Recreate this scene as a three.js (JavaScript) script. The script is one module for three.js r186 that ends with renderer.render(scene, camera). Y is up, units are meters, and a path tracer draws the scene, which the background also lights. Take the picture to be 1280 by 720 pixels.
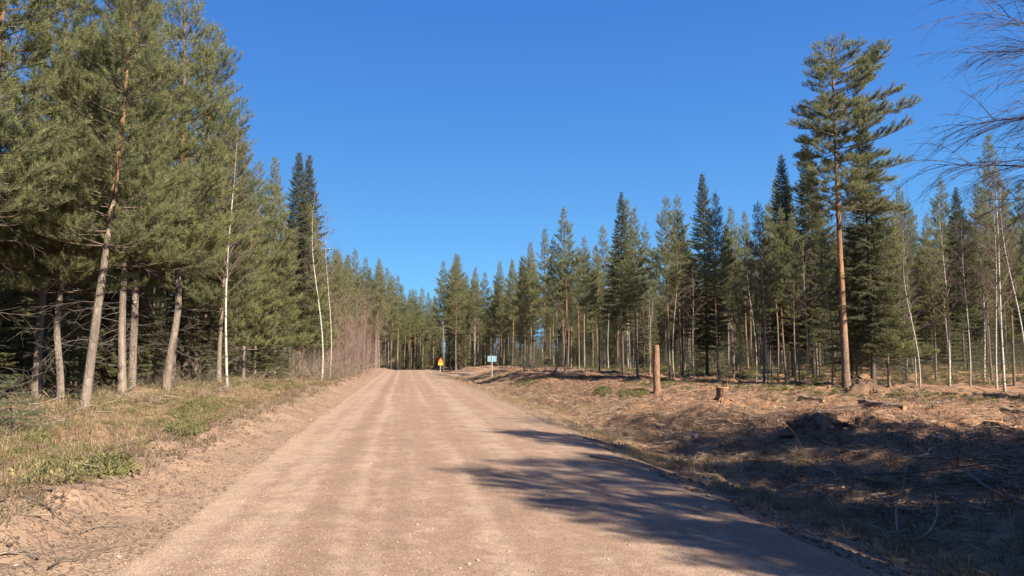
import * as THREE from 'three';
import { mergeGeometries } from 'three/addons/utils/BufferGeometryUtils.js';

// ---------------------------------------------------------------- camera, sky, sun, exposure
const scene = new THREE.Scene();
const F = 949, HORIZON = 446, EYE = 1.65;              // focal length and horizon in pixels of a 1280 x 720 frame
const PITCH = Math.atan((HORIZON - 360) / F);
const camera = new THREE.PerspectiveCamera(2 * Math.atan(360 / F) * 180 / Math.PI, 16 / 9, 0.1, 3000);
camera.position.set(0, EYE, 0);
camera.rotation.x = PITCH;
scene.add(camera);

const SUN = new THREE.Vector3(0.66, 0, 0.75).normalize().multiplyScalar(Math.cos(0.64)); SUN.y = Math.sin(0.64);
const sun = new THREE.DirectionalLight(new THREE.Color().setRGB(1, 0.90, 0.74), 5);
sun.position.copy(SUN).multiplyScalar(150);
sun.castShadow = true;
sun.shadow.mapSize.set(4096, 4096);
Object.assign(sun.shadow.camera, { left: -120, right: 120, top: 120, bottom: -120, near: 1, far: 400 });
scene.add(sun, sun.target);

function makeSky() {
  const W = 512, Hh = 256, data = new Float32Array(W * Hh * 4);
  for (let j = 0; j < Hh; j++) for (let i = 0; i < W; i++) {
    const phi = (i / W - 0.5) * 2 * Math.PI, el = ((j + 0.5) / Hh - 0.5) * Math.PI;
    const y = Math.sin(el), c = Math.cos(el), dx = c * Math.cos(phi), dz = c * Math.sin(phi);
    const mu = Math.max(0, dx * SUN.x + y * SUN.y + dz * SUN.z);
    const h = Math.exp(-Math.max(y, 0) / 0.17), m = Math.exp(-Math.max(y, 0) / 0.5);
    const glow = 0.30 * Math.pow(mu, 5) + 0.5 * Math.pow(mu, 40);
    const k = (j * W + i) * 4;
    data[k] = 0.0100 + 0.085 * h + 0.006 * m + glow * 0.30;
    data[k + 1] = 0.036 + 0.178 * h + 0.050 * m + glow * 0.30;
    data[k + 2] = 0.150 + 0.110 * h + 0.135 * m + glow * 0.30;
    data[k + 3] = 1;
  }
  const t = new THREE.DataTexture(data, W, Hh, THREE.RGBAFormat, THREE.FloatType);
  t.mapping = THREE.EquirectangularReflectionMapping; t.magFilter = THREE.LinearFilter; t.minFilter = THREE.LinearFilter;
  t.needsUpdate = true;
  return t;
}
scene.background = makeSky();
scene.environment = scene.background;

const renderer = new THREE.WebGLRenderer({ antialias: true });
renderer.setSize(1024, 576);
renderer.toneMapping = THREE.LinearToneMapping;
renderer.toneMappingExposure = 3.25;
renderer.shadowMap.enabled = true;

// ---------------------------------------------------------------- helpers
function rng(seed) { let a = seed >>> 0; return () => { a |= 0; a = a + 0x6D2B79F5 | 0; let t = Math.imul(a ^ a >>> 15, 1 | a); t = t + Math.imul(t ^ t >>> 7, 61 | t) ^ t; return ((t ^ t >>> 14) >>> 0) / 4294967296; }; }
const hash2 = (x, y) => { let h = Math.imul(x, 374761393) + Math.imul(y, 668265263) | 0; h = Math.imul(h ^ h >>> 13, 1274126177); return ((h ^ h >>> 16) >>> 0) / 4294967296; };
function noise(x, y) {
  const i = Math.floor(x), j = Math.floor(y), u = x - i, v = y - j, a = u * u * (3 - 2 * u), b = v * v * (3 - 2 * v);
  const p = hash2(i, j), q = hash2(i + 1, j), r = hash2(i, j + 1), s = hash2(i + 1, j + 1);
  return (p + (q - p) * a + (r - p) * b + (p - q - r + s) * a * b) * 2 - 1;
}
function fbm(x, y, n = 4) { let s = 0, a = 0.5; for (let k = 0; k < n; k++) { s += a * noise(x, y); x = x * 2.03 + 17.3; y = y * 2.03 - 9.1; a *= 0.5; } return s; }
const clamp = (x, a = 0, b = 1) => Math.min(b, Math.max(a, x));
const sstep = (a, b, x) => { const t = clamp((x - a) / (b - a)); return t * t * (3 - 2 * t); };
const mix = (a, b, t) => a + (b - a) * t;
const mix3 = (a, b, t) => [mix(a[0], b[0], t), mix(a[1], b[1], t), mix(a[2], b[2], t)];
const norm = (v) => { const l = Math.hypot(v[0], v[1], v[2]) || 1; return [v[0] / l, v[1] / l, v[2] / l]; };
const cross = (a, b) => [a[1] * b[2] - a[2] * b[1], a[2] * b[0] - a[0] * b[2], a[0] * b[1] - a[1] * b[0]];
const addS = (a, b, s) => [a[0] + b[0] * s, a[1] + b[1] * s, a[2] + b[2] * s];

const taken = {};
const numbered = (n) => { const k = taken[n] = (taken[n] ?? -1) + 1; return k ? n + '_' + String(k).padStart(3, '0') : n; };
function finish(o) { o.traverse((m) => { if (m.isMesh) { m.castShadow = true; m.receiveShadow = true; } }); return o; }
function top(o, name, label, category, group, kind) {
  o.name = numbered(name);
  o.userData = { label, category };
  if (group) o.userData.group = group;
  if (kind) o.userData.kind = kind;
  scene.add(finish(o));
  return o;
}
function structure(mesh, name) { mesh.name = name; mesh.userData = { kind: 'structure' }; scene.add(finish(mesh)); return mesh; }
const MASSES = new Set(['limbs', 'crown', 'dead_branches', 'splinters', 'stems']);   // too fine to pick apart
function child(parent, name, geometry, material) { const m = new THREE.Mesh(geometry, material); m.name = name; if (MASSES.has(name)) m.userData.kind = 'stuff'; parent.add(m); return m; }

class Geo {
  constructor() { this.p = []; this.n = []; this.c = []; this.u = []; this.i = []; }
  vert(p, n, c, u = 0, v = 0) { this.p.push(p[0], p[1], p[2]); this.n.push(n[0], n[1], n[2]); this.c.push(c[0], c[1], c[2]); this.u.push(u, v); return this.p.length / 3 - 1; }
  tri(a, b, c, col, n) {
    n = n || norm(cross([b[0] - a[0], b[1] - a[1], b[2] - a[2]], [c[0] - a[0], c[1] - a[1], c[2] - a[2]]));
    const k = this.vert(a, n, col); this.vert(b, n, col, 0.01, 0); this.vert(c, n, col, 0, 0.01); this.i.push(k, k + 1, k + 2);
  }
  // a tapered tube through points; col is a colour or a function of the point index and angle
  tube(pts, rad, sides, col, cap = false, bump = 0, seed = 0) {
    const N = pts.length; let ref = null, len = 0; const start = this.p.length / 3;
    for (let k = 0; k < N; k++) {
      const a = pts[Math.max(0, k - 1)], b = pts[Math.min(N - 1, k + 1)], t = norm([b[0] - a[0], b[1] - a[1], b[2] - a[2]]);
      if (!ref) ref = Math.abs(t[1]) > 0.9 ? [1, 0, 0] : [0, 1, 0];
      const d = ref[0] * t[0] + ref[1] * t[1] + ref[2] * t[2];
      ref = norm([ref[0] - t[0] * d, ref[1] - t[1] * d, ref[2] - t[2] * d]);
      const bi = cross(t, ref);
      if (k) len += Math.hypot(pts[k][0] - pts[k - 1][0], pts[k][1] - pts[k - 1][1], pts[k][2] - pts[k - 1][2]);
      for (let j = 0; j <= sides; j++) {
        const w = j % sides / sides * 2 * Math.PI, cs = Math.cos(w), sn = Math.sin(w);
        const n = [ref[0] * cs + bi[0] * sn, ref[1] * cs + bi[1] * sn, ref[2] * cs + bi[2] * sn];
        const r = rad[k] * (1 + (bump ? bump * noise(cs * 1.7 + seed, sn * 1.7 + len * 2.3 + seed) : 0));
        this.vert(addS(pts[k], n, r), n, typeof col === 'function' ? col(k, w, len) : col, j / sides * 6.28 * rad[0], len);
      }
    }
    const S = sides + 1;
    for (let k = 0; k < N - 1; k++) for (let j = 0; j < sides; j++) { const a = start + k * S + j; this.i.push(a, a + 1, a + S, a + 1, a + S + 1, a + S); }
    if (cap) {
      const a = pts[N - 1], b = pts[N - 2], t = norm([a[0] - b[0], a[1] - b[1], a[2] - b[2]]), cc = typeof cap === 'object' ? cap : (typeof col === 'function' ? col(N - 1, 0, len) : col);
      const m = this.vert(a, t, cc), o = start + (N - 1) * S;
      const ring = []; for (let j = 0; j < S; j++) { const q = (o + j) * 3; ring.push(this.vert([this.p[q], this.p[q + 1], this.p[q + 2]], t, cc, 0.1, 0.1)); }
      for (let j = 0; j < sides; j++) this.i.push(m, ring[j], ring[j + 1]);
    }
  }
  build() {
    const g = new THREE.BufferGeometry();
    g.setAttribute('position', new THREE.BufferAttribute(new Float32Array(this.p), 3));
    g.setAttribute('normal', new THREE.BufferAttribute(new Float32Array(this.n), 3));
    g.setAttribute('color', new THREE.BufferAttribute(new Float32Array(this.c), 3));
    g.setAttribute('uv', new THREE.BufferAttribute(new Float32Array(this.u), 2));
    g.setIndex(new THREE.BufferAttribute(new Uint32Array(this.i), 1));
    this.p = this.n = this.c = this.u = this.i = null;
    return g;
  }
}

function dataTexture(S, fn, color = true) {
  const d = new Uint8Array(S * S * 4);
  for (let j = 0; j < S; j++) for (let i = 0; i < S; i++) { const c = fn(i, j); const k = (j * S + i) * 4; d[k] = clamp(c[0]) * 255; d[k + 1] = clamp(c[1]) * 255; d[k + 2] = clamp(c[2]) * 255; d[k + 3] = 255; }
  const t = new THREE.DataTexture(d, S, S); t.wrapS = t.wrapT = THREE.RepeatWrapping; t.magFilter = THREE.LinearFilter; t.minFilter = THREE.LinearMipmapLinearFilter; t.generateMipmaps = true;
  if (color) t.colorSpace = THREE.SRGBColorSpace;
  t.needsUpdate = true; return t;
}
// noise that wraps after P cells
function tnoise(x, y, P, Q = P) {
  const i = Math.floor(x), j = Math.floor(y), u = x - i, v = y - j, a = u * u * (3 - 2 * u), b = v * v * (3 - 2 * v), w = (n, m) => ((n % m) + m) % m;
  const p = hash2(w(i, P), w(j, Q)), q = hash2(w(i + 1, P), w(j, Q)), r = hash2(w(i, P), w(j + 1, Q)), s = hash2(w(i + 1, P), w(j + 1, Q));
  return p + (q - p) * a + (r - p) * b + (p - q - r + s) * a * b;
}

// gravel: fine grit with scattered lighter and darker stones, 2.4 m square
const GRAVEL = 1024;
const gravelHeight = new Float32Array(GRAVEL * GRAVEL), gravelTone = new Float32Array(GRAVEL * GRAVEL);
{
  const r = rng(11);
  for (let j = 0; j < GRAVEL; j++) for (let i = 0; i < GRAVEL; i++) {
    const x = i / GRAVEL, y = j / GRAVEL;
    const f = tnoise(x * 300, y * 300, 300) * 0.5 + tnoise(x * 150 + 7, y * 150, 150) * 0.3 + tnoise(x * 40, y * 40, 40) * 0.2;
    gravelHeight[j * GRAVEL + i] = f * 0.25; gravelTone[j * GRAVEL + i] = 0.70 + (f - 0.5) * 0.75 + (tnoise(x * 9, y * 9, 9) - 0.5) * 0.10;
  }
  for (let k = 0; k < 15000; k++) {
    const cx = r() * GRAVEL, cy = r() * GRAVEL, big = r(), rad = 0.9 + 2.6 * big * big * big * big + r() * 0.6, e = 0.65 + r() * 0.35, an = r() * 3.14, tone = 0.52 + r() * 0.46, R = Math.ceil(rad);
    for (let dy = -R; dy <= R; dy++) for (let dx = -R; dx <= R; dx++) {
      const a = (dx * Math.cos(an) + dy * Math.sin(an)) / rad, b = (-dx * Math.sin(an) + dy * Math.cos(an)) / (rad * e), q = a * a + b * b;
      if (q > 1) continue;
      const n = ((Math.floor(cy) + dy + GRAVEL) % GRAVEL) * GRAVEL + (Math.floor(cx) + dx + GRAVEL) % GRAVEL;
      gravelHeight[n] = Math.max(gravelHeight[n], 0.25 + Math.sqrt(1 - q) * rad * 0.17); gravelTone[n] = tone;
    }
  }
}
const gravelMap = dataTexture(GRAVEL, (i, j) => { const t = gravelTone[j * GRAVEL + i] + 0.1; return [t, t * 0.99, t * 0.97]; }, false);
const gravelBump = dataTexture(GRAVEL, (i, j) => { const t = gravelHeight[j * GRAVEL + i]; return [t, t, t]; }, false);

// litter: crossing straws, needles and twigs over soil, 3 m square
function litterTexture() {
  const S = 1024, c = document.createElement('canvas'); c.width = c.height = S; const x = c.getContext('2d'), r = rng(5);
  x.fillStyle = 'rgb(195,188,178)'; x.fillRect(0, 0, S, S);
  for (let k = 0; k < 2600; k++) { const g = 130 + r() * 115; x.fillStyle = `rgba(${g},${g * 0.96},${g * 0.9},0.35)`; x.beginPath(); x.ellipse(r() * S, r() * S, 2 + r() * 14, 2 + r() * 9, r() * 3.14, 0, 6.29); x.fill(); }
  for (let k = 0; k < 15000; k++) {
    const g = r() < 0.35 ? 80 + r() * 60 : 170 + r() * 85, px = r() * S, py = r() * S, a = r() * 6.28, l = 5 + r() * r() * 42, b = (r() - 0.5) * 8;
    x.strokeStyle = `rgba(${g},${g * 0.95},${g * 0.86},0.85)`; x.lineWidth = 0.6 + r() * 1.7;
    x.beginPath(); x.moveTo(px, py); x.quadraticCurveTo(px + Math.cos(a) * l / 2 + b, py + Math.sin(a) * l / 2 + b, px + Math.cos(a) * l, py + Math.sin(a) * l); x.stroke();
  }
  return c;
}
const litterCanvas = litterTexture();
const canvasTex = (c, srgb) => { const t = new THREE.CanvasTexture(c); t.wrapS = t.wrapT = THREE.RepeatWrapping; if (srgb) t.colorSpace = THREE.SRGBColorSpace; return t; };
const litterMap = canvasTex(litterCanvas, false), litterBump = canvasTex(litterCanvas, false);

const barkHeight = (i, j, S) => {
  const x = i / S, y = j / S, w = tnoise(x * 5, y * 5, 5) * 0.9;
  const a = Math.abs(tnoise(x * 14 + w, y * 5 + w, 14, 5) - 0.5) * 2, b = Math.abs(tnoise(x * 26 + w + 3, y * 10 + 5, 26, 10) - 0.5) * 2, f = tnoise(x * 90, y * 60, 90, 60);
  return clamp(Math.pow(Math.min(a, b * 1.3), 0.6) * 0.85 + f * 0.2);
};
const barkMap = dataTexture(512, (i, j) => { const h = barkHeight(i, j, 512), t = 0.48 + h * 0.5; return [t, t * 0.985, t * 0.965]; }, false);
const barkBump = dataTexture(512, (i, j) => { const h = barkHeight(i, j, 512); return [h, h, h]; }, false);
const birchMap = (() => {
  const S = 512, d = new Float32Array(S * S).fill(0.9), r = rng(21);
  for (let j = 0; j < S; j++) for (let i = 0; i < S; i++) d[j * S + i] = 0.80 + 0.16 * tnoise(i / S * 6, j / S * 40, 6, 40) + 0.06 * tnoise(i / S * 60, j / S * 120, 60, 120);
  const dash = (cx, cy, w, h, v) => { for (let dy = -h; dy <= h; dy++) for (let dx = -w; dx <= w; dx++) if ((dx / w) ** 2 + (dy / h) ** 2 < 0.6 + 0.6 * hash2(cx + dx, cy + dy)) d[((cy + dy + S) % S) * S + (cx + dx + S) % S] = v; };
  for (let k = 0; k < 150; k++) dash(Math.floor(r() * S), Math.floor(r() * S), 10 + Math.floor(r() * 36), 1 + Math.floor(r() * 2), 0.3 + r() * 0.3);
  for (let k = 0; k < 26; k++) dash(Math.floor(r() * S), Math.floor(r() * S), 16 + Math.floor(r() * 44), 5 + Math.floor(r() * 12), 0.16 + r() * 0.12);
  return dataTexture(S, (i, j) => { const t = d[j * S + i]; return [t, t * 0.97, t * 0.93]; }, false);
})();

const M = {
  road: new THREE.MeshStandardMaterial({ vertexColors: true, map: gravelMap, bumpMap: gravelBump, bumpScale: 0.016, roughness: 0.95 }),
  ground: new THREE.MeshStandardMaterial({ vertexColors: true, map: litterMap, bumpMap: litterBump, bumpScale: 0.06, roughness: 1 }),
  bark: new THREE.MeshStandardMaterial({ vertexColors: true, map: barkMap, bumpMap: barkBump, bumpScale: 0.02, roughness: 0.95 }),
  birch: new THREE.MeshStandardMaterial({ vertexColors: true, map: birchMap, roughness: 0.8 }),
  twig: new THREE.MeshStandardMaterial({ vertexColors: true, roughness: 0.9 }),
  needle: new THREE.MeshPhysicalMaterial({ vertexColors: true, roughness: 1, transmission: 0.5, thickness: 0, side: THREE.DoubleSide, specularIntensity: 0.5 }),
  blade: new THREE.MeshPhysicalMaterial({ vertexColors: true, roughness: 1, transmission: 0.25, thickness: 0, side: THREE.DoubleSide, specularIntensity: 0.4 }),
  stone: new THREE.MeshStandardMaterial({ vertexColors: true, roughness: 0.9 }),
  soil: new THREE.MeshStandardMaterial({ vertexColors: true, map: litterMap, bumpMap: litterBump, bumpScale: 0.03, roughness: 1 }),
  wood: new THREE.MeshStandardMaterial({ vertexColors: true, roughness: 0.8 }),
};

for (const k in M) M[k].color.setScalar(0.70);

// ---------------------------------------------------------------- the lie of the land; s runs along the road, t to its right
const SA = Math.sin(8.1 * Math.PI / 180), CA = Math.cos(8.1 * Math.PI / 180);
const OFF = 0.7;   // the camera stands this far left of the middle of the road
const toST = (x, z) => [-x * SA - z * CA, x * CA - z * SA - OFF];
const toXZ = (s, t) => [-s * SA + (t + OFF) * CA, -s * CA - (t + OFF) * SA];
const bend = (s) => s > 100 ? Math.min(0.002 * (s - 100) ** 2, 40) : 0;
const profile = (s) => s > 85 ? -Math.min(0.00035 * (s - 85) ** 2, 1.3) : 0;
const LEFT = [[2.6, -0.10], [3.15, -0.05], [4.3, 0.19], [5.1, 0.10], [6.2, 0.0], [8, 0.12], [10.5, 0.32], [20, 0.5], [60, 0.9], [400, 3]];
const RIGHT = [[2.6, -0.10], [3.1, -0.07], [3.9, -0.26], [4.9, -0.44], [6.1, -0.22], [7.8, 0.1], [12, 0.16], [24, 0.2], [40, 0.75], [80, 2.6], [400, 9]];
function chain(nodes, x) {
  if (x <= nodes[0][0]) return nodes[0][1];
  for (let k = 1; k < nodes.length; k++) if (x < nodes[k][0]) return mix(nodes[k - 1][1], nodes[k][1], sstep(nodes[k - 1][0], nodes[k][0], x) * 0.6 + 0.4 * (x - nodes[k - 1][0]) / (nodes[k][0] - nodes[k - 1][0]));
  return nodes[nodes.length - 1][1];
}
const trackMask = (s, t) => { const c = 80 + (t - 4) * 0.16, w = 2.4; return sstep(3, 4.5, t) * (1 - sstep(26, 32, t)) * (1 - sstep(w, w + 1.6, Math.abs(s - c))); };
function height(s, t0) {
  const t = t0 - bend(s), a = Math.abs(t);
  let h = t < 0 ? chain(LEFT, a) : chain(RIGHT, a);
  if (t > 0) h += 0.28 * sstep(26, 50, s) * sstep(5, 8, t) * (1 - sstep(13, 22, t));
  const rough = sstep(3.0, 4.2, a);
  const lumps = t < 0 ? 0.05 + 0.08 * sstep(7, 11, a) : 0.08 + 0.10 * sstep(6, 9, a);
  h += rough * (lumps * 1.6 * fbm(s * 0.42 + 5, t * 0.42, 3) + (t < 0 ? 0.12 : 0.17 + 0.06 * sstep(7, 9, t)) * fbm(s * 2.1, t * 2.1 + 40, 3) + (t < 0 ? 0.07 : 0.085) * fbm(s * 7, t * 7, 2));
  if (t < 0) h += sstep(3.1, 4.0, a) * (1 - sstep(4.7, 5.6, a)) * (0.18 * fbm(s * 0.9, a * 1.7 + 3, 3) + 0.16 * Math.abs(fbm(s * 2.6, a * 2.6 + 8, 3)));
  const tm = trackMask(s, t); if (tm > 0) h = mix(h, -0.05 + 0.02 * fbm(s, t, 2), tm);
  return h + profile(s);
}
const roadHeight = (s, t) => {
  const a = Math.abs(t), e = 2.95 + 0.16 * fbm(s * 0.35, t > 0 ? 7 : 90, 3) + 0.06 * noise(s * 1.9, t > 0 ? 3 : 50);
  return profile(s) - 0.045 * (t / 3) ** 2 + 0.010 * fbm(s * 0.5, t * 2.2, 3) - 0.010 * Math.exp(-(((a - 0.95) / 0.3) ** 2)) - 0.28 * Math.max(0, a - e);
};
const groundY = (x, z) => { const [s, t] = toST(x, z), tb = t - bend(s); return Math.abs(tb) < 3.3 ? Math.max(height(s, t), roadHeight(s, tb)) : height(s, t); };
// a photo pixel (1280 x 720) gives a direction; the ground it meets gives the place
function pixelDir(px, py) { const x = (px - 640) / F, y = (360 - py) / F, c = Math.cos(PITCH), s = Math.sin(PITCH); return norm([x, y * c + s, -c + y * s]); }
function hit(px, py) {
  const d = pixelDir(px, py); let a = 2;
  for (let k = 2; k < 400; k += 0.1) { if (EYE + d[1] * k < groundY(d[0] * k, d[2] * k)) { a = k; break; } a = k; }
  let lo = a - 0.1, hi = a; for (let q = 0; q < 12; q++) { const m = (lo + hi) / 2; if (EYE + d[1] * m < groundY(d[0] * m, d[2] * m)) hi = m; else lo = m; }
  return [d[0] * hi, groundY(d[0] * hi, d[2] * hi), d[2] * hi];
}
const forestEdge = (s) => { const E = [[-40, 16], [10, 22], [28, 31], [33, 27.5], [37, 24], [52, 22], [66, 19.5], [80, 16.5], [98, 12], [110, 6], [400, 5]]; for (let k = 1; k < E.length; k++) if (s < E[k][0]) return mix(E[k - 1][1], E[k][1], (s - E[k - 1][0]) / (E[k][0] - E[k - 1][0])); return 5; };

const C = {
  dirt: [0.42, 0.285, 0.195], dirt2: [0.32, 0.21, 0.14], straw: [0.40, 0.29, 0.165], moss: [0.17, 0.155, 0.05], litter: [0.31, 0.175, 0.098], chip: [0.42, 0.235, 0.13],
  
};
function groundColor(s, t0) {
  const t = t0 - bend(s), a = Math.abs(t), n1 = fbm(s * 0.35 + 30, t * 0.35, 3), n2 = fbm(s * 1.7, t * 1.7 + 11, 3), n3 = fbm(s * 5.1, t * 5.1 - 4, 2);
  let c;
  if (t < 0) {
    c = mix3(C.dirt, C.dirt2, clamp(0.35 + n2 * 1.3 + n3 * 0.7));
    const g = sstep(4.7, 5.8, a + n2 * 1.4);
    c = mix3(c, mix3(C.straw, C.litter, clamp(0.4 + n2)), g * 0.85);
    c = mix3(c, C.moss, g * sstep(0.06, 0.26, n1 + n3 * 0.2) * 0.8);
  } else {
    c = mix3(C.dirt2, mix3(C.litter, C.straw, clamp(0.3 + n2 * 1.4)), sstep(3.6, 4.6, a + n2));
    const f = sstep(6, 8, a + n2 * 1.5);
    const cl = mix3(C.litter, C.chip, clamp(0.45 + n1 * 1.3 + n3 * 0.6));
    c = mix3(c, cl, f);
    const tm = trackMask(s, t); c = mix3(c, mix3(C.dirt, C.dirt2, clamp(0.3 + n2)), tm);
  }
  const v = 1 + n3 * 0.35; return [c[0] * v, c[1] * v, c[2] * v];
}
function axis(spec) { const o = []; for (const [a, b, d] of spec) for (let x = a; x < b - 1e-6; x += d) o.push(x); o.push(spec[spec.length - 1][1]); return o; }
function sheet(ss, ts, hf, cf, uvScale) {
  const g = new THREE.BufferGeometry(), N = ss.length * ts.length, p = new Float32Array(N * 3), c = new Float32Array(N * 3), u = new Float32Array(N * 2), ix = [];
  let k = 0;
  for (const s of ss) for (const t of ts) {
    const [x, z] = toXZ(s, t), col = cf(s, t);
    p[k * 3] = x; p[k * 3 + 1] = hf(s, t); p[k * 3 + 2] = z; c.set(col, k * 3);
    const w = 0.25 * noise(s * 0.31, t * 0.31); u[k * 2] = (t + w) / uvScale; u[k * 2 + 1] = (s + 0.25 * noise(s * 0.29 + 9, t * 0.33)) / uvScale; k++;
  }
  const T = ts.length;
  for (let i = 0; i < ss.length - 1; i++) for (let j = 0; j < T - 1; j++) { const a = i * T + j; ix.push(a, a + 1, a + T, a + 1, a + T + 1, a + T); }
  g.setAttribute('position', new THREE.BufferAttribute(p, 3)); g.setAttribute('color', new THREE.BufferAttribute(c, 3)); g.setAttribute('uv', new THREE.BufferAttribute(u, 2));
  g.setIndex(new THREE.BufferAttribute(new Uint32Array(ix), 1)); g.computeVertexNormals(); return g;
}
structure(new THREE.Mesh(sheet(
  axis([[-120, -20, 10], [-20, 2, 0.8], [2, 26, 0.13], [26, 60, 0.3], [60, 130, 0.9], [130, 220, 4], [220, 900, 40]]),
  axis([[-700, -100, 50], [-100, -30, 3], [-30, -13, 0.6], [-13, -3, 0.13], [-3, 3, 0.5], [3, 18, 0.13], [18, 40, 0.5], [40, 100, 3], [100, 700, 50]]),
  height, groundColor, 3), M.ground), 'ground');

const g1 = (x, c, w) => Math.exp(-(((x - c) / w) ** 2));
function roadColor(s, t) {
  const w = t + OFF + 0.10 * fbm(s * 0.12, 3, 2) + 0.03 * noise(s * 0.6, t), st = fbm(s * 0.09 + 3, t * 5.5, 3), pt = fbm(s * 0.8, t * 2.8 + 60, 4), fl = fbm(s * 3.2, t * 3.2 + 9, 3), fk = fbm(s * 9.5, t * 9.5 + 31, 2);
  let loose = 0.25 + 0.8 * sstep(-0.9, -1.5, w) - 0.55 * g1(w, -1.75, 0.2) - 0.5 * g1(w, -0.85, 0.17) + 0.65 * g1(w, -0.52, 0.13) - 0.25 * g1(w, 0.1, 0.5) + 0.35 * g1(w, 0.75, 0.16) - 0.35 * g1(w, 1.15, 0.25) + 0.45 * g1(w, 1.75, 0.3) - 0.3 * sstep(2.9, 3.5, w);
  loose = clamp(loose * 0.92 + 0.04 + st * 0.75 + pt * 0.55 + sstep(0.05, 0.3, fl) * 0.35 + fk * 0.75 - 0.12);
  let c = mix3([0.345, 0.216, 0.140], [0.475, 0.328, 0.222], loose);
  const v = 1 + fl * 0.10; return [c[0] * v, c[1] * v, c[2] * v];
}
{
  const ts = axis([[-3.4, 3.4, 0.045]]), ss = axis([[-10, 3, 1], [3, 16, 0.055], [16, 26, 0.12], [26, 50, 0.25], [50, 120, 0.8], [120, 200, 3]]);
  const g = sheet(ss, ts, (s, t) => roadHeight(s, t), roadColor, 2.4);
  const p = g.attributes.position; let k = 0;
  for (const s of ss) for (const t of ts) { const [x, z] = toXZ(s, t + bend(s)); p.setX(k, x); p.setZ(k, z); k++; }
  g.computeVertexNormals();
  structure(new THREE.Mesh(g, M.road), 'road');
}
{
  const g = sheet(axis([[76, 90, 0.3]]), axis([[2.6, 30, 0.4]]), (s, t) => height(s, t) - 0.06 + 0.075 * trackMask(s, t), (s, t) => roadColor(s * 0.7, fbm(s * 0.4, t * 0.2, 2) * 2), 2.4);
  structure(new THREE.Mesh(g, M.road), 'side_track');
}

// ---------------------------------------------------------------- trees
const GREEN = { pine: [0.189, 0.215, 0.084], pineYellow: [0.216, 0.235, 0.086], pineBlue: [0.166, 0.200, 0.097], spruce: [0.092, 0.108, 0.038], spruceLight: [0.15, 0.16, 0.052] };
function needle(g, b, d, len, w, col, r) {
  let q = cross(d, [r() - 0.5, r() - 0.5, r() - 0.5]); q = norm(q);
  g.tri(addS(b, q, w / 2), addS(b, q, -w / 2), addS(b, d, len), col);
}
function shoot(g, p, d, L, n, nl, nw, base, r) {
  const a = norm(cross(d, Math.abs(d[1]) > 0.9 ? [1, 0, 0] : [0, 1, 0])), b = cross(d, a), tone = 0.6 + r() * 0.8, yel = r() * 0.35;
  for (let k = 0; k < n; k++) {
    const f = k / n, w = k * 2.4 + r(), cs = Math.cos(w), sn = Math.sin(w), o = 0.9 - 0.45 * f, v = tone * (0.85 + r() * 0.3);
    const nd = norm([d[0] * 0.62 + (a[0] * cs + b[0] * sn) * o, d[1] * 0.62 + (a[1] * cs + b[1] * sn) * o, d[2] * 0.62 + (a[2] * cs + b[2] * sn) * o]);
    needle(g, addS(p, d, L * f), nd, nl * (0.75 + r() * 0.5), nw, [base[0] * v * (1 + yel * 0.6), base[1] * v * (1 + yel * 0.25), base[2] * v], r);
  }
}
function trunkPath(o, r) {
  const N = 18, pts = [], rad = [], ph = r() * 6.28, b = o.bow ?? 0.12;
  for (let k = 0; k <= N; k++) {
    const f = k / N, y = -0.25 + (o.H + 0.25) * f; let x = 0, z = 0;
    x += b * (Math.sin(f * 5 + ph) - Math.sin(ph)) + (o.lean?.[0] ?? 0) * f * o.H; z += b * 0.7 * (Math.sin(f * 4 + ph * 2) - Math.sin(ph * 2)) + (o.lean?.[1] ?? 0) * f * o.H;
    if (o.kink) x += o.kink * Math.exp(-(((y - 2.6) / 1.3) ** 2));
    pts.push([x, y, z]); rad.push(o.r0 * (1.0 - 0.86 * Math.pow(f, 0.85)) * (1 + 0.22 * Math.exp(-Math.max(0, y) * 3)) * (f > 0.97 ? 0.5 : 1));
  }
  return { pts, rad, at: (y) => { const q = clamp((y + 0.25) / (o.H + 0.25)) * N, i = Math.min(N - 1, Math.floor(q)), u = q - i; return [mix(pts[i][0], pts[i + 1][0], u), y, mix(pts[i][2], pts[i + 1][2], u)]; } };
}
function limb(g, p, d, len, r0, curve, wig, r, col, sides = 4, segs = 6) {
  const pts = [p], rad = [r0]; let q = p, v = d;
  for (let k = 1; k <= segs; k++) { q = addS(q, v, len / segs); pts.push(q); rad.push(Math.max(0.0025, r0 * (1 - 0.85 * k / segs))); v = norm([v[0] + (r() - 0.5) * wig, v[1] + curve / segs + (r() - 0.5) * wig, v[2] + (r() - 0.5) * wig]); }
  g.tube(pts, rad, sides, col); return pts;
}
const onPath = (pts, f) => { const q = f * (pts.length - 1), i = Math.min(pts.length - 2, Math.floor(q)), u = q - i, a = pts[i], b = pts[i + 1]; return [[mix(a[0], b[0], u), mix(a[1], b[1], u), mix(a[2], b[2], u)], norm([b[0] - a[0], b[1] - a[1], b[2] - a[2]])]; };

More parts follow.
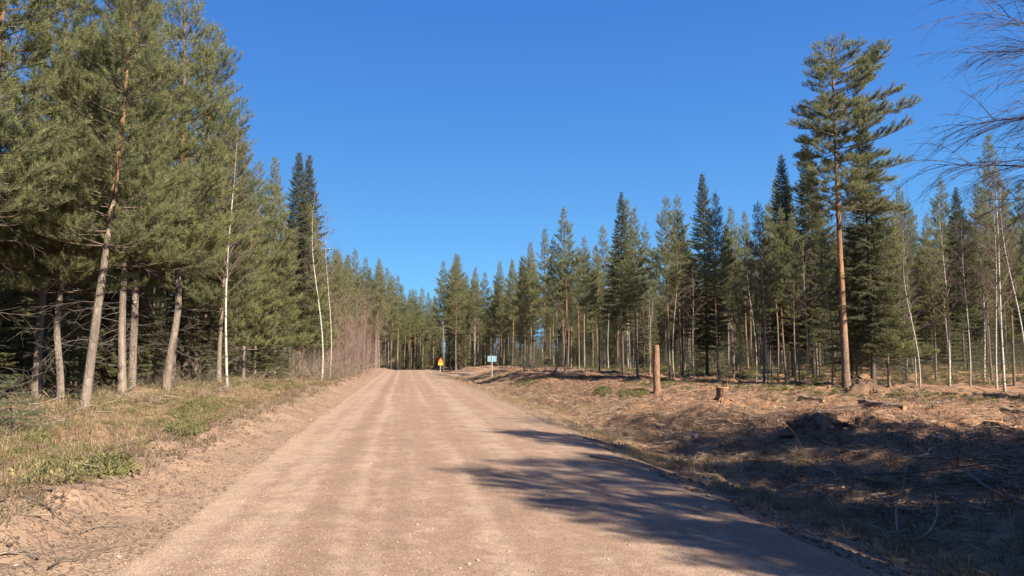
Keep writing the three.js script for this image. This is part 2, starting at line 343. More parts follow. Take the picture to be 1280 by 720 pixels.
function makePine(o) {
  const r = rng(o.seed), root = new THREE.Group(), tp = trunkPath(o, r), gt = new Geo(), gl = new Geo(), gn = new Geo(), gdAll = new Geo();
  const low = o.lowBark ?? [0.38, 0.30, 0.245], high = o.highBark ?? [0.52, 0.28, 0.14], from = o.orange ?? 0.3;
  gt.tube(tp.pts, tp.rad, 12, (k, w) => { const f = k / 18; const m = sstep(from, from + 0.25, f + 0.12 * noise(w, f * 20 + o.seed)), q = 0.78 + 0.34 * noise(w * 1.3 + 9, k * 1.7 + o.seed), c = mix3(low, high, m); return [c[0] * q, c[1] * q, c[2] * q]; }, true, 0.10, o.seed);
  const barkC = [0.15, 0.105, 0.075], deadC = [0.15, 0.12, 0.10];
  for (let y = o.cb; y < o.H - 0.25; y += o.ws * (0.75 + 0.5 * r())) {
    const u = (y - o.cb) / (o.H - o.cb), n = (o.nb ?? 4) + (r() < 0.5 ? 1 : 0), a0 = r() * 6.28;
    for (let k = 0; k < n; k++) {
      const az = a0 + k * 6.283 / n + (r() - 0.5) * 0.7;
      let len = o.R * (o.prof ? o.prof(u) : Math.pow(1 - u, 0.9) * (0.5 + 0.5 * sstep(0, 0.3, u)) + 0.07) * (o.rag ? 0.3 + 0.9 * r() : 0.6 + 0.55 * r());
      if (o.asym) len *= Math.max(0.25, 1 + o.asym * Math.cos(az - o.asymAz));
      if (len < 0.15) len = 0.15;
      const el = mix(o.e0 ?? 0.05, o.e1 ?? 0.85, Math.pow(u, 1.2)) + (r() - 0.5) * 0.35, p = tp.at(y), d = [Math.cos(az) * Math.cos(el), Math.sin(el), Math.sin(az) * Math.cos(el)];
      const path = limb(gl, p, d, len, 0.005 + 0.009 * len, o.up ?? 0.5, 0.18, r, barkC);
      const f0 = o.f0 ?? 0.3;
      let sd = r() < 0.5 ? 1 : -1;
      for (let f = f0; f < 1; f += (o.ss ?? 0.17) / len * (0.7 + 0.6 * r())) {
        const [q, v] = onPath(path, f), lat = norm(cross(v, [0, 1, 0])); sd = -sd;
        const th = 0.6 + r() * 0.5, sl = clamp(len * 0.42 * (1.25 - f) * (0.5 + 0.8 * r()), 0.12, 0.75);
        const dd = norm([v[0] * Math.cos(th) + lat[0] * sd * Math.sin(th), v[1] * Math.cos(th) + 0.1 + r() * 0.45, v[2] * Math.cos(th) + lat[2] * sd * Math.sin(th)]);
        const e = addS(q, dd, sl); gl.tube([q, e], [0.005, 0.003], 3, barkC);
        const m = Math.max(1, Math.round(sl / o.gap));
        for (let j = 0; j < m; j++) {
          const ff = mix(0.25, 1, (j + 1) / m), sp = addS(q, dd, sl * ff), last = j === m - 1;
          const jit = last ? 0.25 : 0.75, sdv = norm([dd[0] * 0.8 + (r() - 0.5) * jit * 1.6, dd[1] * 0.8 + 0.35 + (r() - 0.3) * jit, dd[2] * 0.8 + (r() - 0.5) * jit * 1.6]);
          shoot(gn, sp, sdv, o.sl * (0.7 + 0.6 * r()), o.n, o.nl, o.nw, o.green ?? GREEN.pine, r);
        }
      }
      const [q, v] = onPath(path, 0.999); shoot(gn, q, norm([v[0], v[1] + 0.5, v[2]]), o.sl * 1.1, o.n, o.nl, o.nw, o.green ?? GREEN.pine, r);
    }
  }
  for (let k = 0; k < 4; k++) shoot(gn, tp.at(o.H - 0.12 * k), norm([(r() - 0.5) * 0.8, 1, (r() - 0.5) * 0.8]), o.sl * 1.5, o.n + 6, o.nl, o.nw, o.green ?? GREEN.pine, r);
  // dead branches below the crown
  for (let k = 0; k < (o.dead ?? 0); k++) {
    const gd = o.apart ? new Geo() : gdAll, y = mix(o.deadFrom ?? 1.2, o.cb + 0.6, r()), az = r() * 6.28, el = -0.15 + (r() - 0.5) * 0.6, len = (o.deadLen ?? 1.3) * (0.25 + r() * 0.9);
    const path = limb(gd, tp.at(y), [Math.cos(az) * Math.cos(el), Math.sin(el), Math.sin(az) * Math.cos(el)], len, 0.003 + 0.0042 * len, -0.5 + r() * 0.7, 0.5, r, deadC, 3, 7);
    for (let j = 0; j < 2 + len * 5; j++) { const [q, v] = onPath(path, 0.25 + 0.74 * r()); limb(gd, q, norm([v[0] + (r() - 0.5) * 1.5, v[1] + (r() - 0.6) * 1.2, v[2] + (r() - 0.5) * 1.5]), 0.12 + 0.35 * r() * len, 0.0035, -0.2, 0.4, r, deadC, 3, 3); }
    if (o.apart) child(root, 'dead_branch', gd.build(), M.twig);
  }
  child(root, 'trunk', gt.build(), M.bark); child(root, 'limbs', gl.build(), M.twig); child(root, 'crown', gn.build(), M.needle);
  if (o.dead && !o.apart) child(root, 'dead_branches', gdAll.build(), M.twig);
  root.treeHeight = o.H; return root;
}

function makeSpruce(o) {
  const r = rng(o.seed), root = new THREE.Group(), tp = trunkPath({ bow: 0.05, ...o }, r), gt = new Geo(), gl = new Geo(), gn = new Geo();
  gt.tube(tp.pts, tp.rad, 10, [0.17, 0.13, 0.105], true, 0.08, o.seed);
  const bc = [0.13, 0.095, 0.07], G = o.green ?? GREEN.spruce;
  for (let y = o.cb; y < o.H - 0.15; y += o.ws * (0.7 + 0.6 * r()) * (0.38 + 0.62 * (1 - y / o.H) + 0.1)) {
    const u = (y - o.cb) / (o.H - o.cb), n = 4 + (r() < 0.6 ? 1 : 0), a0 = r() * 6.28;
    for (let k = 0; k < n; k++) {
      const az = a0 + k * 6.283 / n + (r() - 0.5) * 0.5, len = Math.max(0.14, o.R * (Math.pow(1 - u, 0.8) * (0.6 + 0.4 * sstep(0, 0.15, u)) + 0.05) * (0.6 + 0.55 * r()));
      const el = mix(-0.28, 0.75, Math.pow(u, 2.2)) + (r() - 0.5) * 0.25, d = [Math.cos(az) * Math.cos(el), Math.sin(el), Math.sin(az) * Math.cos(el)];
      const path = limb(gl, tp.at(y), d, len, 0.005 + 0.011 * len, 0.4, 0.12, r, bc, 3, 5);
      for (let f = 0.1; f < 1; f += 0.03 / len) { const [q, v] = onPath(path, f), a = r() * 6.28, t = 0.7 + 0.6 * r(); needle(gn, q, norm([v[0] * 0.8 + Math.cos(a) * 0.6, v[1] * 0.8 + (r() - 0.4) * 0.9, v[2] * 0.8 + Math.sin(a) * 0.6]), o.nl, o.nw, [G[0] * t, G[1] * t, G[2] * t], r); }
      let sd = 1;
      for (let f = 0.18; f < 1; f += o.ss / len * (0.7 + 0.6 * r())) {
        const [q, v] = onPath(path, f), lat = norm(cross(v, [0, 1, 0])); sd = -sd;
        const th = 0.75 + r() * 0.35, sl = clamp(len * 0.5 * (1.12 - f) * (0.6 + 0.6 * r()), 0.08, 0.6), tone = 0.7 + 0.6 * r();
        const dd = norm([v[0] * Math.cos(th) + lat[0] * sd * Math.sin(th), v[1] * Math.cos(th) - 0.12 - r() * 0.35, v[2] * Math.cos(th) + lat[2] * sd * Math.sin(th)]);
        const m = Math.max(3, Math.round(sl / o.gap)), up = norm(cross(dd, lat));
        for (let j = 0; j < m; j++) {
          const w = j % 4, b = addS(q, dd, sl * (j + 0.3) / m), side = w === 0 ? 1 : w === 1 ? -1 : 0;
          const sv = cross(dd, [0, 1, 0]), nd = norm([dd[0] * 0.75 + sv[0] * side * 0.8 + (r() - 0.5) * 0.4, dd[1] * 0.75 + (w === 2 ? 0.7 : w === 3 ? -0.6 : 0) + (r() - 0.5) * 0.3, dd[2] * 0.75 + sv[2] * side * 0.8 + (r() - 0.5) * 0.4]), t = tone * (0.8 + 0.4 * r());
          needle(gn, b, nd, o.nl * (0.75 + 0.5 * r()), o.nw, [G[0] * t * (1 + 0.2 * r()), G[1] * t, G[2] * t], r);
        }
      }
    }
  }
  for (let k = 0; k < 26; k++) { const a = r() * 6.28; needle(gn, tp.at(o.H - 0.6 * k / 26), norm([Math.cos(a) * 0.6, 0.9, Math.sin(a) * 0.6]), o.nl * 1.2, o.nw, G, r); }
  child(root, 'trunk', gt.build(), M.bark); child(root, 'limbs', gl.build(), M.twig); child(root, 'crown', gn.build(), M.needle);
  root.treeHeight = o.H; return root;
}

function makeBirch(o) {
  const r = rng(o.seed), root = new THREE.Group(), tp = trunkPath(o, r), gt = new Geo(), gc = new Geo();
  const white = o.bark ?? [0.56, 0.53, 0.48];
  gt.tube(tp.pts, tp.rad, 10, (k) => mix3(mix3([0.30, 0.26, 0.22], white, sstep(0.0, 0.06, k / 18)), [0.30, 0.22, 0.18], sstep(0.72, 0.98, k / 18)), true, 0.05, o.seed);
  const c1 = o.twig ?? [0.17, 0.115, 0.10], c2 = [c1[0] * 0.8, c1[1] * 0.7, c1[2] * 0.75];
  const nB = o.n ?? 34;
  for (let k = 0; k < nB; k++) {
    const u = (k + r()) / nB, y = mix(o.cb, o.H - 0.3, u), az = k * 2.4 + r(), el = (o.el ?? 0.85) + (r() - 0.5) * 0.4, len = (o.R * Math.pow(1 - u, 0.8) + 0.5) * (0.6 + 0.6 * r());
    const path = limb(gc, tp.at(y), [Math.cos(az) * Math.cos(el), Math.sin(el), Math.sin(az) * Math.cos(el)], len, (0.005 + 0.010 * len) * (o.thin ?? 1), o.droop ?? -0.25, 0.25, r, c1, 4, 6);
    const ch = Math.round((o.k1 ?? 6) * (0.5 + len / 2));
    for (let j = 0; j < ch; j++) {
      const f = 0.25 + 0.75 * (j + r()) / ch, [q, v] = onPath(path, Math.min(f, 0.99)), l2 = len * (0.18 + 0.35 * r()) * (1.2 - f * 0.6);
      const d2 = norm([v[0] + (r() - 0.5) * 1.3, v[1] + (r() - 0.4) * 0.8, v[2] + (r() - 0.5) * 1.3]), p2 = limb(gc, q, d2, l2, 0.0035 + 0.004 * l2, (o.droop ?? -0.25) - 0.2, 0.3, r, c1, 3, 4);
      const tw = Math.round((o.k2 ?? 5) * (0.4 + l2));
      for (let i = 0; i < tw; i++) { const [q3, v3] = onPath(p2, 0.2 + 0.79 * r()); limb(gc, q3, norm([v3[0] + (r() - 0.5) * 1.2, v3[1] + (r() - 0.5) * 0.7, v3[2] + (r() - 0.5) * 1.2]), 0.15 + 0.3 * r() * (0.5 + l2), 0.0032, -0.5, 0.3, r, c2, 3, 3); }
    }
  }
  child(root, 'trunk', gt.build(), M.birch); child(root, 'crown', gc.build(), M.twig);
  root.treeHeight = o.H; return root;
}
function makeBrush(o) {
  const r = rng(o.seed), g = new Geo();
  for (let k = 0; k < o.stems; k++) {
    const a = r() * 6.28, d = r() * o.spread, h = o.H * (0.3 + 0.75 * r()), wl = o.wild ?? 0.18, v = [(r() - 0.5) * wl * 2 + Math.cos(a) * 0.12, 1, (r() - 0.5) * wl * 2 + Math.sin(a) * 0.12], t = 0.75 + 0.5 * r(), col = [o.col[0] * t, o.col[1] * t, o.col[2] * t];
    const path = limb(g, [Math.cos(a) * d, -0.1, Math.sin(a) * d], norm(v), h, o.r0 * (0.6 + 0.7 * r()), 0.1 - (o.wild ?? 0) * 0.5, 0.2 + (o.wild ?? 0) * 0.35, r, col, 3, 5);
    for (let j = 0; j < h * (o.k ?? 6); j++) { const [q, w] = onPath(path, 0.2 + 0.79 * r()), b = r() * 6.28; limb(g, q, norm([w[0] + Math.cos(b) * 0.6, w[1] * 0.8, w[2] + Math.sin(b) * 0.6]), 0.15 + 0.4 * r() * h * 0.3, 0.003, 0.1, 0.3, r, col, 3, 3); }
  }
  const root = new THREE.Group(); child(root, 'stems', g.build(), M.twig); root.treeHeight = o.H; return root;
}

const T = {
  nearA: makePine({ seed: 1, H: 14.5, cb: 4.2, R: 2.7, r0: 0.15, ws: 0.36, nb: 5, ss: 0.11, gap: 0.085, sl: 0.2, n: 16, nl: 0.11, nw: 0.015, dead: 26, deadLen: 1.5, bow: 0.12, e0: -0.05, prof: (u) => Math.pow(1 - u, 0.55) * 0.9 + 0.12 }),
  nearB: makePine({ seed: 2, H: 13.6, cb: 4.6, R: 2.6, r0: 0.145, ws: 0.36, nb: 5, ss: 0.11, gap: 0.085, sl: 0.2, n: 16, nl: 0.11, nw: 0.015, dead: 30, deadLen: 1.5, bow: 0.10, lean: [0.05, 0], kink: 0, e0: 0, green: GREEN.pine, prof: (u) => Math.pow(1 - u, 0.55) * 0.9 + 0.12 }),
  nearC: makePine({ seed: 3, H: 12.6, cb: 3.8, R: 2.4, r0: 0.13, ws: 0.36, nb: 5, ss: 0.11, gap: 0.085, sl: 0.21, n: 16, nl: 0.11, nw: 0.015, dead: 26, deadLen: 1.5, bow: 0.08, kink: 0.22, e0: 0, green: GREEN.pineYellow, prof: (u) => Math.pow(1 - u, 0.6) * 0.9 + 0.12 }),
  midA: makePine({ seed: 4, rag: true, H: 15, cb: 6.8, R: 2.2, r0: 0.1, ws: 0.36, nb: 4, ss: 0.125, gap: 0.10, sl: 0.25, n: 11, nl: 0.15, nw: 0.027, dead: 14, deadLen: 1.1, deadFrom: 3.5, orange: 0.18 }),
  midB: makePine({ seed: 5, rag: true, H: 16, cb: 6.0, R: 2.35, r0: 0.11, ws: 0.36, nb: 4, ss: 0.125, gap: 0.10, sl: 0.25, n: 11, nl: 0.15, nw: 0.027, dead: 18, deadLen: 1.2, deadFrom: 3, orange: 0.22, green: [0.193, 0.216, 0.084] }),
  midC: makePine({ seed: 6, rag: true, H: 14, cb: 6.8, R: 2.0, r0: 0.08, ws: 0.36, nb: 4, ss: 0.125, gap: 0.10, sl: 0.25, n: 11, nl: 0.15, nw: 0.027, dead: 12, deadLen: 0.9, deadFrom: 3, orange: 0.35, bow: 0.16, green: GREEN.pineBlue }),
  midD: makePine({ seed: 7, rag: true, H: 15.5, cb: 5.0, R: 2.4, r0: 0.1, ws: 0.36, nb: 4, ss: 0.125, gap: 0.10, sl: 0.25, n: 11, nl: 0.15, nw: 0.027, dead: 12, deadLen: 1.2, deadFrom: 2.5, orange: 0.3, green: [0.204, 0.218, 0.089] }),
  young: makePine({ seed: 8, H: 10, cb: 1.4, R: 2.0, r0: 0.075, ws: 0.32, nb: 5, ss: 0.11, gap: 0.085, sl: 0.23, n: 12, nl: 0.13, nw: 0.024, dead: 16, deadLen: 1.2, deadFrom: 0.5, orange: 0.4, green: GREEN.pineYellow, prof: (u) => Math.pow(1 - u, 0.75) * 0.95 + 0.08 }),
  tall: makePine({ seed: 9, rag: true, H: 18, cb: 9.0, R: 2.9, r0: 0.205, ws: 0.31, nb: 5, ss: 0.09, gap: 0.08, sl: 0.22, n: 15, nl: 0.13, nw: 0.02, dead: 7, apart: true, deadLen: 1.6, deadFrom: 8, orange: 0.12, bow: 0.03, f0: 0.42, e0: -0.15, e1: 0.3, up: 0.3, asym: 0.28, asymAz: 0.1, highBark: [0.62, 0.32, 0.15], lowBark: [0.40, 0.26, 0.18], green: [0.204, 0.222, 0.097], prof: (u) => (0.52 + 0.40 * Math.sin(Math.PI * (0.1 + 0.8 * u)) + 0.12 * Math.sin(u * 17)) * (1 - 0.55 * sstep(0.6, 1, u)) }),
  spruceA: makeSpruce({ seed: 11, H: 17, cb: 2.4, R: 2.5, r0: 0.14, ws: 0.32, ss: 0.05, gap: 0.024, nl: 0.11, nw: 0.034 }),
  spruceB: makeSpruce({ seed: 12, H: 16, cb: 4.0, R: 2.1, r0: 0.11, ws: 0.32, ss: 0.05, gap: 0.024, nl: 0.11, nw: 0.034, green: [0.087, 0.110, 0.043] }),
  spruceC: makeSpruce({ seed: 13, H: 12, cb: 0.8, R: 2.0, r0: 0.08, ws: 0.30, ss: 0.05, gap: 0.024, nl: 0.10, nw: 0.03, green: GREEN.spruceLight }),
  sapling: makeSpruce({ seed: 14, H: 3.0, cb: 0.15, R: 0.9, r0: 0.03, ws: 0.22, ss: 0.035, gap: 0.013, nl: 0.045, nw: 0.009, green: [0.11, 0.125, 0.045] }),
  lowSpruce: makeSpruce({ seed: 15, H: 1.15, cb: 0.12, R: 1.05, r0: 0.025, ws: 0.16, ss: 0.03, gap: 0.010, nl: 0.04, nw: 0.007, green: [0.092, 0.135, 0.049] }),
  birchA: makeBirch({ seed: 21, H: 13, cb: 4.5, R: 1.8, r0: 0.075, bow: 0.14, n: 34 }),
  birchB: makeBirch({ seed: 22, H: 12, cb: 4.0, R: 1.6, r0: 0.058, bow: 0.32, n: 30, lean: [0.012, 0] }),
  birchC: makeBirch({ seed: 23, H: 11, cb: 5.0, R: 1.3, r0: 0.045, bow: 0.22, n: 26, bark: [0.5, 0.46, 0.41] }),
  birchNear: makeBirch({ seed: 24, H: 12, cb: 3.2, R: 4.2, r0: 0.11, bow: 0.15, n: 74, el: 0.55, droop: -0.45, thin: 0.62, k1: 9, k2: 6, twig: [0.10, 0.075, 0.075] }),
  brushA: makeBrush({ seed: 31, H: 5, stems: 46, spread: 1.3, r0: 0.008, col: [0.27, 0.175, 0.145], k: 6 }),
  brushB: makeBrush({ seed: 32, H: 1.4, stems: 22, spread: 1.0, r0: 0.005, col: [0.24, 0.18, 0.135], k: 7, wild: 0.9 }),
};
const firstUse = new Set();
function plant(proto, name, [x, y, z], scale, turn, label, category, group) {
  const src = T[proto], o = firstUse.has(proto) ? src.clone() : src; firstUse.add(proto);
  o.position.set(x, y, z); o.scale.setScalar(scale); o.rotation.set(0, turn, 0);
  return top(o, name, label, category, group);
}
// the forest behind, tree by tree; labels name the look and the landmark a tree stands behind
const LOOK = { nearA: 'broad bushy pine', nearB: 'leaning bushy pine', nearC: 'yellowish bushy pine', midA: 'slim high crowned pine', midB: 'long crowned pine', midC: 'thin bluish pine', midD: 'full crowned pine', young: 'young yellowish pine', spruceA: 'tall dark spruce', spruceB: 'narrow dark spruce', spruceC: 'light green spruce', birchA: 'white birch', birchB: 'leaning pale birch', birchC: 'thin grey birch' };
const MARKS = [[25, 'the low young spruce'], [75, 'the stout mottled pine'], [130, 'the leaning pale trunk'], [185, 'the two close dark stems'], [245, 'the kinked pine'], [293, 'the white roadside birch'], [325, 'the grey stemmed pine'], [372, 'the young yellowish pines'], [412, 'the leaning roadside birch'], [470, 'the reddish brush'], [530, 'the end of the road'], [585, 'the orange warning sign'], [640, 'the pale blue sign'], [690, 'the dark young spruces by the bank'], [760, 'the grassy bank'], [835, 'the tall cut trunk'], [880, 'the small pale stump'], [930, 'the splintered orange stump'], [1000, 'the row of reddish trunks'], [1040, 'the low stump on the hump'], [1075, 'the tall orange pine'], [1110, 'the earth mound'], [1150, 'the brown log'], [1215, 'the dark bilberry shade'], [2000, 'the pair of pale birches']];
const behind = (x, z) => { const px = 640 + F * x / -z; return MARKS.find((m) => px < m[0])[1]; };
const planted = [];
{ const [a, b] = toXZ(100, 4.1); planted.push([a, b]); }
const DIST = (x, z) => -z;
// base pixel and top pixel of a tree in the photograph: the ground gives its distance, the top its height
function plantAt(proto, name, px, py, topY, turn, label, category, group, sc) {
  const p = hit(px, py), d = Math.hypot(p[0], p[2]), tv = pixelDir(px, topY), hgt = EYE + tv[1] / Math.hypot(tv[0], tv[2]) * d - p[1];
  planted.push([p[0], p[2]]);
  return plant(proto, name, p, sc ?? hgt / T[proto].treeHeight, turn, label, category, group);
}
const gLeft = 'pines along the left edge of the road', gRight = 'trees at the edge of the clearing';
// left of the road
plantAt('nearA', 'pine_tree', 46, 500, -60, 0.4, 'pine with a stout mottled trunk beside the drooping young spruce', 'tree', gLeft);
plantAt('nearB', 'pine_tree', 106, 509, -75, 0.1, 'pine with a pale lower trunk leaning towards the road, foremost of the edge', 'tree', gLeft);
plantAt('nearC', 'pine_tree', 152, 492, -20, 2.2, 'pine with two close dark stems behind the leaning pale trunk', 'tree', gLeft);
plantAt('nearC', 'pine_tree', 208, 488, -8, 0.0, 'pine with a kinked trunk and a long dead bough, beside the white birch', 'tree', gLeft);
plantAt('nearA', 'pine_tree', 163, 486, -15, 3.5, 'pine close behind the kinked trunk', 'tree', gLeft);
plantAt('nearB', 'pine_tree', 232, 478, 28, 1.2, 'pine rising between the kinked trunk and the white birch', 'tree', gLeft);
plantAt('birchA', 'birch_tree', 284, 484, 165, 0.3, 'white birch with black bark marks standing before the left pines', 'tree', 'birches by the road');
plantAt('young', 'pine_tree', 304, 474, 215, 1.0, 'grey stemmed pine right beside the white birch', 'tree', gLeft);
plantAt('young', 'pine_tree', 343, 471, 235, 2.0, 'young yellowish pine with boughs almost to the ground, beside the white birch', 'tree', gLeft);
plantAt('young', 'pine_tree', 374, 468, 258, 4.0, 'young yellowish pine in front of the twin topped spruce', 'tree', gLeft);
plantAt('spruceA', 'spruce_tree', 366, 467, 188, 0.5, 'dark spruce topping the young pines left of the road', 'tree', 'tall spruces left of the road');
plantAt('spruceA', 'spruce_tree', 381, 467, 192, 2.5, 'dark spruce topping the young pines left of the road', 'tree', 'tall spruces left of the road');
plantAt('birchB', 'birch_tree', 402, 475, 240, 2.8, 'leaning white birch beside the reddish brush at the verge', 'tree', 'birches by the road');
plantAt('birchC', 'birch_tree', 412, 473, 255, 1.1, 'thin grey birch just behind the leaning birch at the verge', 'tree', 'birches by the road');
for (const [px, py, ty, p, a] of [[392, 468, 280, 'young', 1.2], [330, 475, 320, 'spruceC', 2], [258, 477, 225, 'spruceC', 3], [420, 466, 325, 'young', 0.4], [352, 474, 345, 'spruceC', 1]])
  plantAt(p, p === 'young' ? 'pine_tree' : 'spruce_tree', px, py, ty, a, p === 'young' ? 'young bushy pine among the trees left of the road' : 'light green half grown spruce filling the gap behind the birch', 'tree', p === 'young' ? 'bushy young pines left of the road' : 'half grown spruces left of the road');
// off the left of the frame
for (const [x, z, p, a] of [[-13.5, -15.5, 'nearA', 1], [-16.5, -19.5, 'nearB', 2], [-13.2, -9.5, 'nearC', 3], [-18, -14, 'nearA', 4]]) { planted.push([x, z]); plant(p, 'pine_tree', [x, groundY(x, z), z], 1.05, a, 'bushy pine at the road edge before the young spruce', 'tree', 'pines before the young spruce'); }
// right of the road: trees named one by one, then the rest
plantAt('tall', 'pine_tree', 1058, 487, 46, 0.15, 'tall lone pine with an orange trunk and broad crown beside the earth mound', 'tree');
plantAt('spruceA', 'spruce_tree', 1092, 484, 135, 1.4, 'dark drooping spruce right behind the tall orange pine', 'tree');
plantAt('spruceA', 'spruce_tree', 985, 474, 192, 4.4, 'tall dark spruce at the clearing rising above its pines', 'tree', 'spruces at the clearing');
plantAt('spruceA', 'spruce_tree', 1018, 476, 165, 0.7, 'tall dark spruce at the clearing rising above its pines', 'tree', 'spruces at the clearing');
plantAt('spruceA', 'spruce_tree', 884, 470, 216, 3.1, 'tall dark spruce at the clearing rising above its pines', 'tree', 'spruces at the clearing');
plantAt('spruceB', 'spruce_tree', 779, 467, 240, 1.0, 'tall dark spruce at the clearing rising above its pines', 'tree', 'spruces at the clearing');
const edgePine = 'pine with a bare reddish trunk at the edge of the clearing', gEdge = 'pines at the edge of the clearing';
for (const [px, py, ty, p, a] of [
  [706, 466, 262, 'midA', 0.3], [682, 465, 288, 'midB', 1.3], [695, 466, 300, 'midC', 2.2], [733, 466, 312, 'midC', 0.9], [749, 465, 318, 'midB', 4], [724, 462, 310, 'midA', 5],
  [797, 470, 262, 'midB', 2], [812, 469, 282, 'midC', 3], [838, 473, 248, 'midA', 4.4], [853, 470, 268, 'midD', 0.2], [899, 478, 244, 'midA', 2.6], [917, 473, 262, 'midB', 5.1], [925, 477, 330, 'midC', 1.7],
  [955, 478, 255, 'midD', 1.1], [972, 477, 268, 'midC', 2.3], [983, 479, 262, 'midA', 3.3], [995, 478, 268, 'midB', 0.4], [1000, 481, 300, 'midC', 4.1], [1071, 479, 282, 'midD', 0.8], [1040, 480, 290, 'midC', 1.9], [1112, 483, 250, 'young', 2.4],
  [1132, 478, 262, 'midC', 3.1], [1170, 474, 268, 'midD', 5.5], [1215, 478, 262, 'midB', 0.6], [1240, 475, 250, 'midD', 2.1], [1268, 482, 240, 'midB', 3.9], [655, 463, 320, 'midD', 0.7], [664, 462, 305, 'midB', 3.7], [640, 461, 330, 'midA', 0.9]])
  plantAt(p, 'pine_tree', px, py, ty, a, LOOK[p] + ' at the clearing edge by ' + MARKS.find((m) => px < m[0])[1], 'tree', gEdge);
const edgeBirch = 'thin pale birch among the trees behind the clearing', gB = 'birches behind the clearing';
for (const [px, py, ty, p, a] of [[1145, 482, 265, 'birchC', 1], [1150, 484, 300, 'birchB', 2], [1187, 481, 250, 'birchA', 3], [1256, 489, 205, 'birchA', 0.5], [1246, 486, 225, 'birchB', 4], [1282, 484, 215, 'birchB', 2.5], [1213, 483, 270, 'birchC', 5], [945, 480, 290, 'birchC', 0.2], [960, 481, 280, 'birchC', 1.4], [843, 472, 300, 'birchC', 3.3], [1090, 478, 290, 'birchB', 4.4], [868, 476, 330, 'birchC', 2.2], [1010, 482, 300, 'birchC', 5.1], [1230, 478, 245, 'birchA', 1.9]])
  plantAt(p, 'birch_tree', px, py, ty, a, LOOK[p] + ' at the clearing edge by ' + MARKS.find((m) => px < m[0])[1], 'tree', gB);

const rf = rng(77);
const clear = (x, z, d) => planted.every(([a, b]) => (a - x) ** 2 + (b - z) ** 2 > d * d);
function scatter(count, region, dmin, choose) {
  let tries = 0;
  for (let n = 0; n < count && tries < count * 60; tries++) {
    const [s, t] = region(rf), [x, z] = toXZ(s, t);
    if (!clear(x, z, dmin)) continue;
    planted.push([x, z]); n++;
    const [p, name, lo, hi, label, group] = choose(rf, s, t);
    plant(p, name, [x, groundY(x, z) - 0.05, z], mix(lo, hi, rf()), rf() * 6.28, LOOK[p] + ' in the wood behind ' + behind(x, z), 'tree', 'trees in the wood behind ' + behind(x, z));
  }
}
const inView = (s, t, m = 3) => { const [x, z] = toXZ(s, t); return -z > 3 && Math.abs(x) < -z * 0.69 + m; };
// left forest
scatter(86, (r) => { for (;;) { const s = 12 + r() * 95, t = -9.5 - r() * r() * 32 - (s > 60 ? 1.5 : 0); if (inView(s, t, 6)) return [s, t]; } }, 1.9, (r, s) => {
  const q = r();
  if (s < 45) return q < 0.62 ? [['nearA', 'nearB', 'nearC'][Math.floor(r() * 3)], 'pine_tree', 0.8, 1.05, 'pine in the dense stand left of the road', 'pines of the stand left of the road'] : q < 0.8 ? ['spruceC', 'spruce_tree', 0.6, 1.0, 'shaded spruce in the dense stand left of the road', 'spruces of the stand left of the road'] : ['midC', 'pine_tree', 0.7, 0.95, 'pine in the dense stand left of the road', 'pines of the stand left of the road'];
  return q < 0.7 ? [['midA', 'midB', 'midD'][Math.floor(r() * 3)], 'pine_tree', 0.8, 1.0, 'pine in the dense stand left of the road', 'pines of the stand left of the road'] : q < 0.92 ? ['spruceB', 'spruce_tree', 0.7, 0.95, 'shaded spruce in the dense stand left of the road', 'spruces of the stand left of the road'] : ['birchC', 'birch_tree', 0.8, 1.1, 'bare birch in the dense stand left of the road', 'birches of the stand left of the road'];
});
scatter(52, (r) => { for (;;) { const s = 14 + r() * 34, t = -11.5 - r() * 26; if (inView(s, t, 3)) return [s, t]; } }, 1.25, (r) => r() < 0.4 ? [['midA', 'midB', 'midC', 'midD'][Math.floor(r() * 4)], 'pine_tree', 0.6, 0.85, '', 'pines of the stand left of the road'] : ['spruceC', 'spruce_tree', 0.4, 0.8, '', 'spruces of the stand left of the road']);
// left verge further up the road
scatter(32, (r) => [74 + r() * 62, -6.2 - r() * 8 + bend(100)], 1.8, (r, s) => [['midA', 'midB', 'midD', 'midC'][Math.floor(r() * 4)], 'pine_tree', mix(0.62, 0.95, sstep(74, 104, s)), mix(0.72, 1.05, sstep(74, 104, s)), 'pine lining the left of the road where it enters the wood', 'pines where the road enters the wood on the left']);
// right forest
scatter(150, (r) => { for (;;) { const s = 26 + r() * 100, t = forestEdge(s) + 1 + Math.pow(r(), 1.4) * 48; if (inView(s, t, 3)) return [s, t]; } }, 1.75, (r) => {
  const q = r();
  return q < 0.68 ? [['midA', 'midB', 'midC', 'midD'][Math.floor(r() * 4)], 'pine_tree', 0.78, 1.02, 'slim pine deeper in the wood behind the clearing', 'pines of the wood behind the clearing']
    : q < 0.79 ? [r() < 0.5 ? 'spruceB' : 'spruceC', 'spruce_tree', 0.6, 0.95, 'spruce deeper in the wood behind the clearing', 'spruces of the wood behind the clearing']
    : [['birchA', 'birchB', 'birchC'][Math.floor(r() * 3)], 'birch_tree', 0.75, 1.05, edgeBirch, gB];
});
scatter(17, (r) => { const s = 103 + r() * 62; return [s, bend(s) + 4.5 + r() * 2.6]; }, 1.9, (r) => [['midA', 'midB', 'midD'][Math.floor(r() * 3)], 'pine_tree', 1.0, 1.2, '', '']);
scatter(22, (r) => { const s = 108 + r() * 70; return [s, bend(s) - 4.3 - r() * 3]; }, 1.9, (r) => [['midA', 'midB', 'midD'][Math.floor(r() * 3)], 'pine_tree', 0.95, 1.15, '', '']);
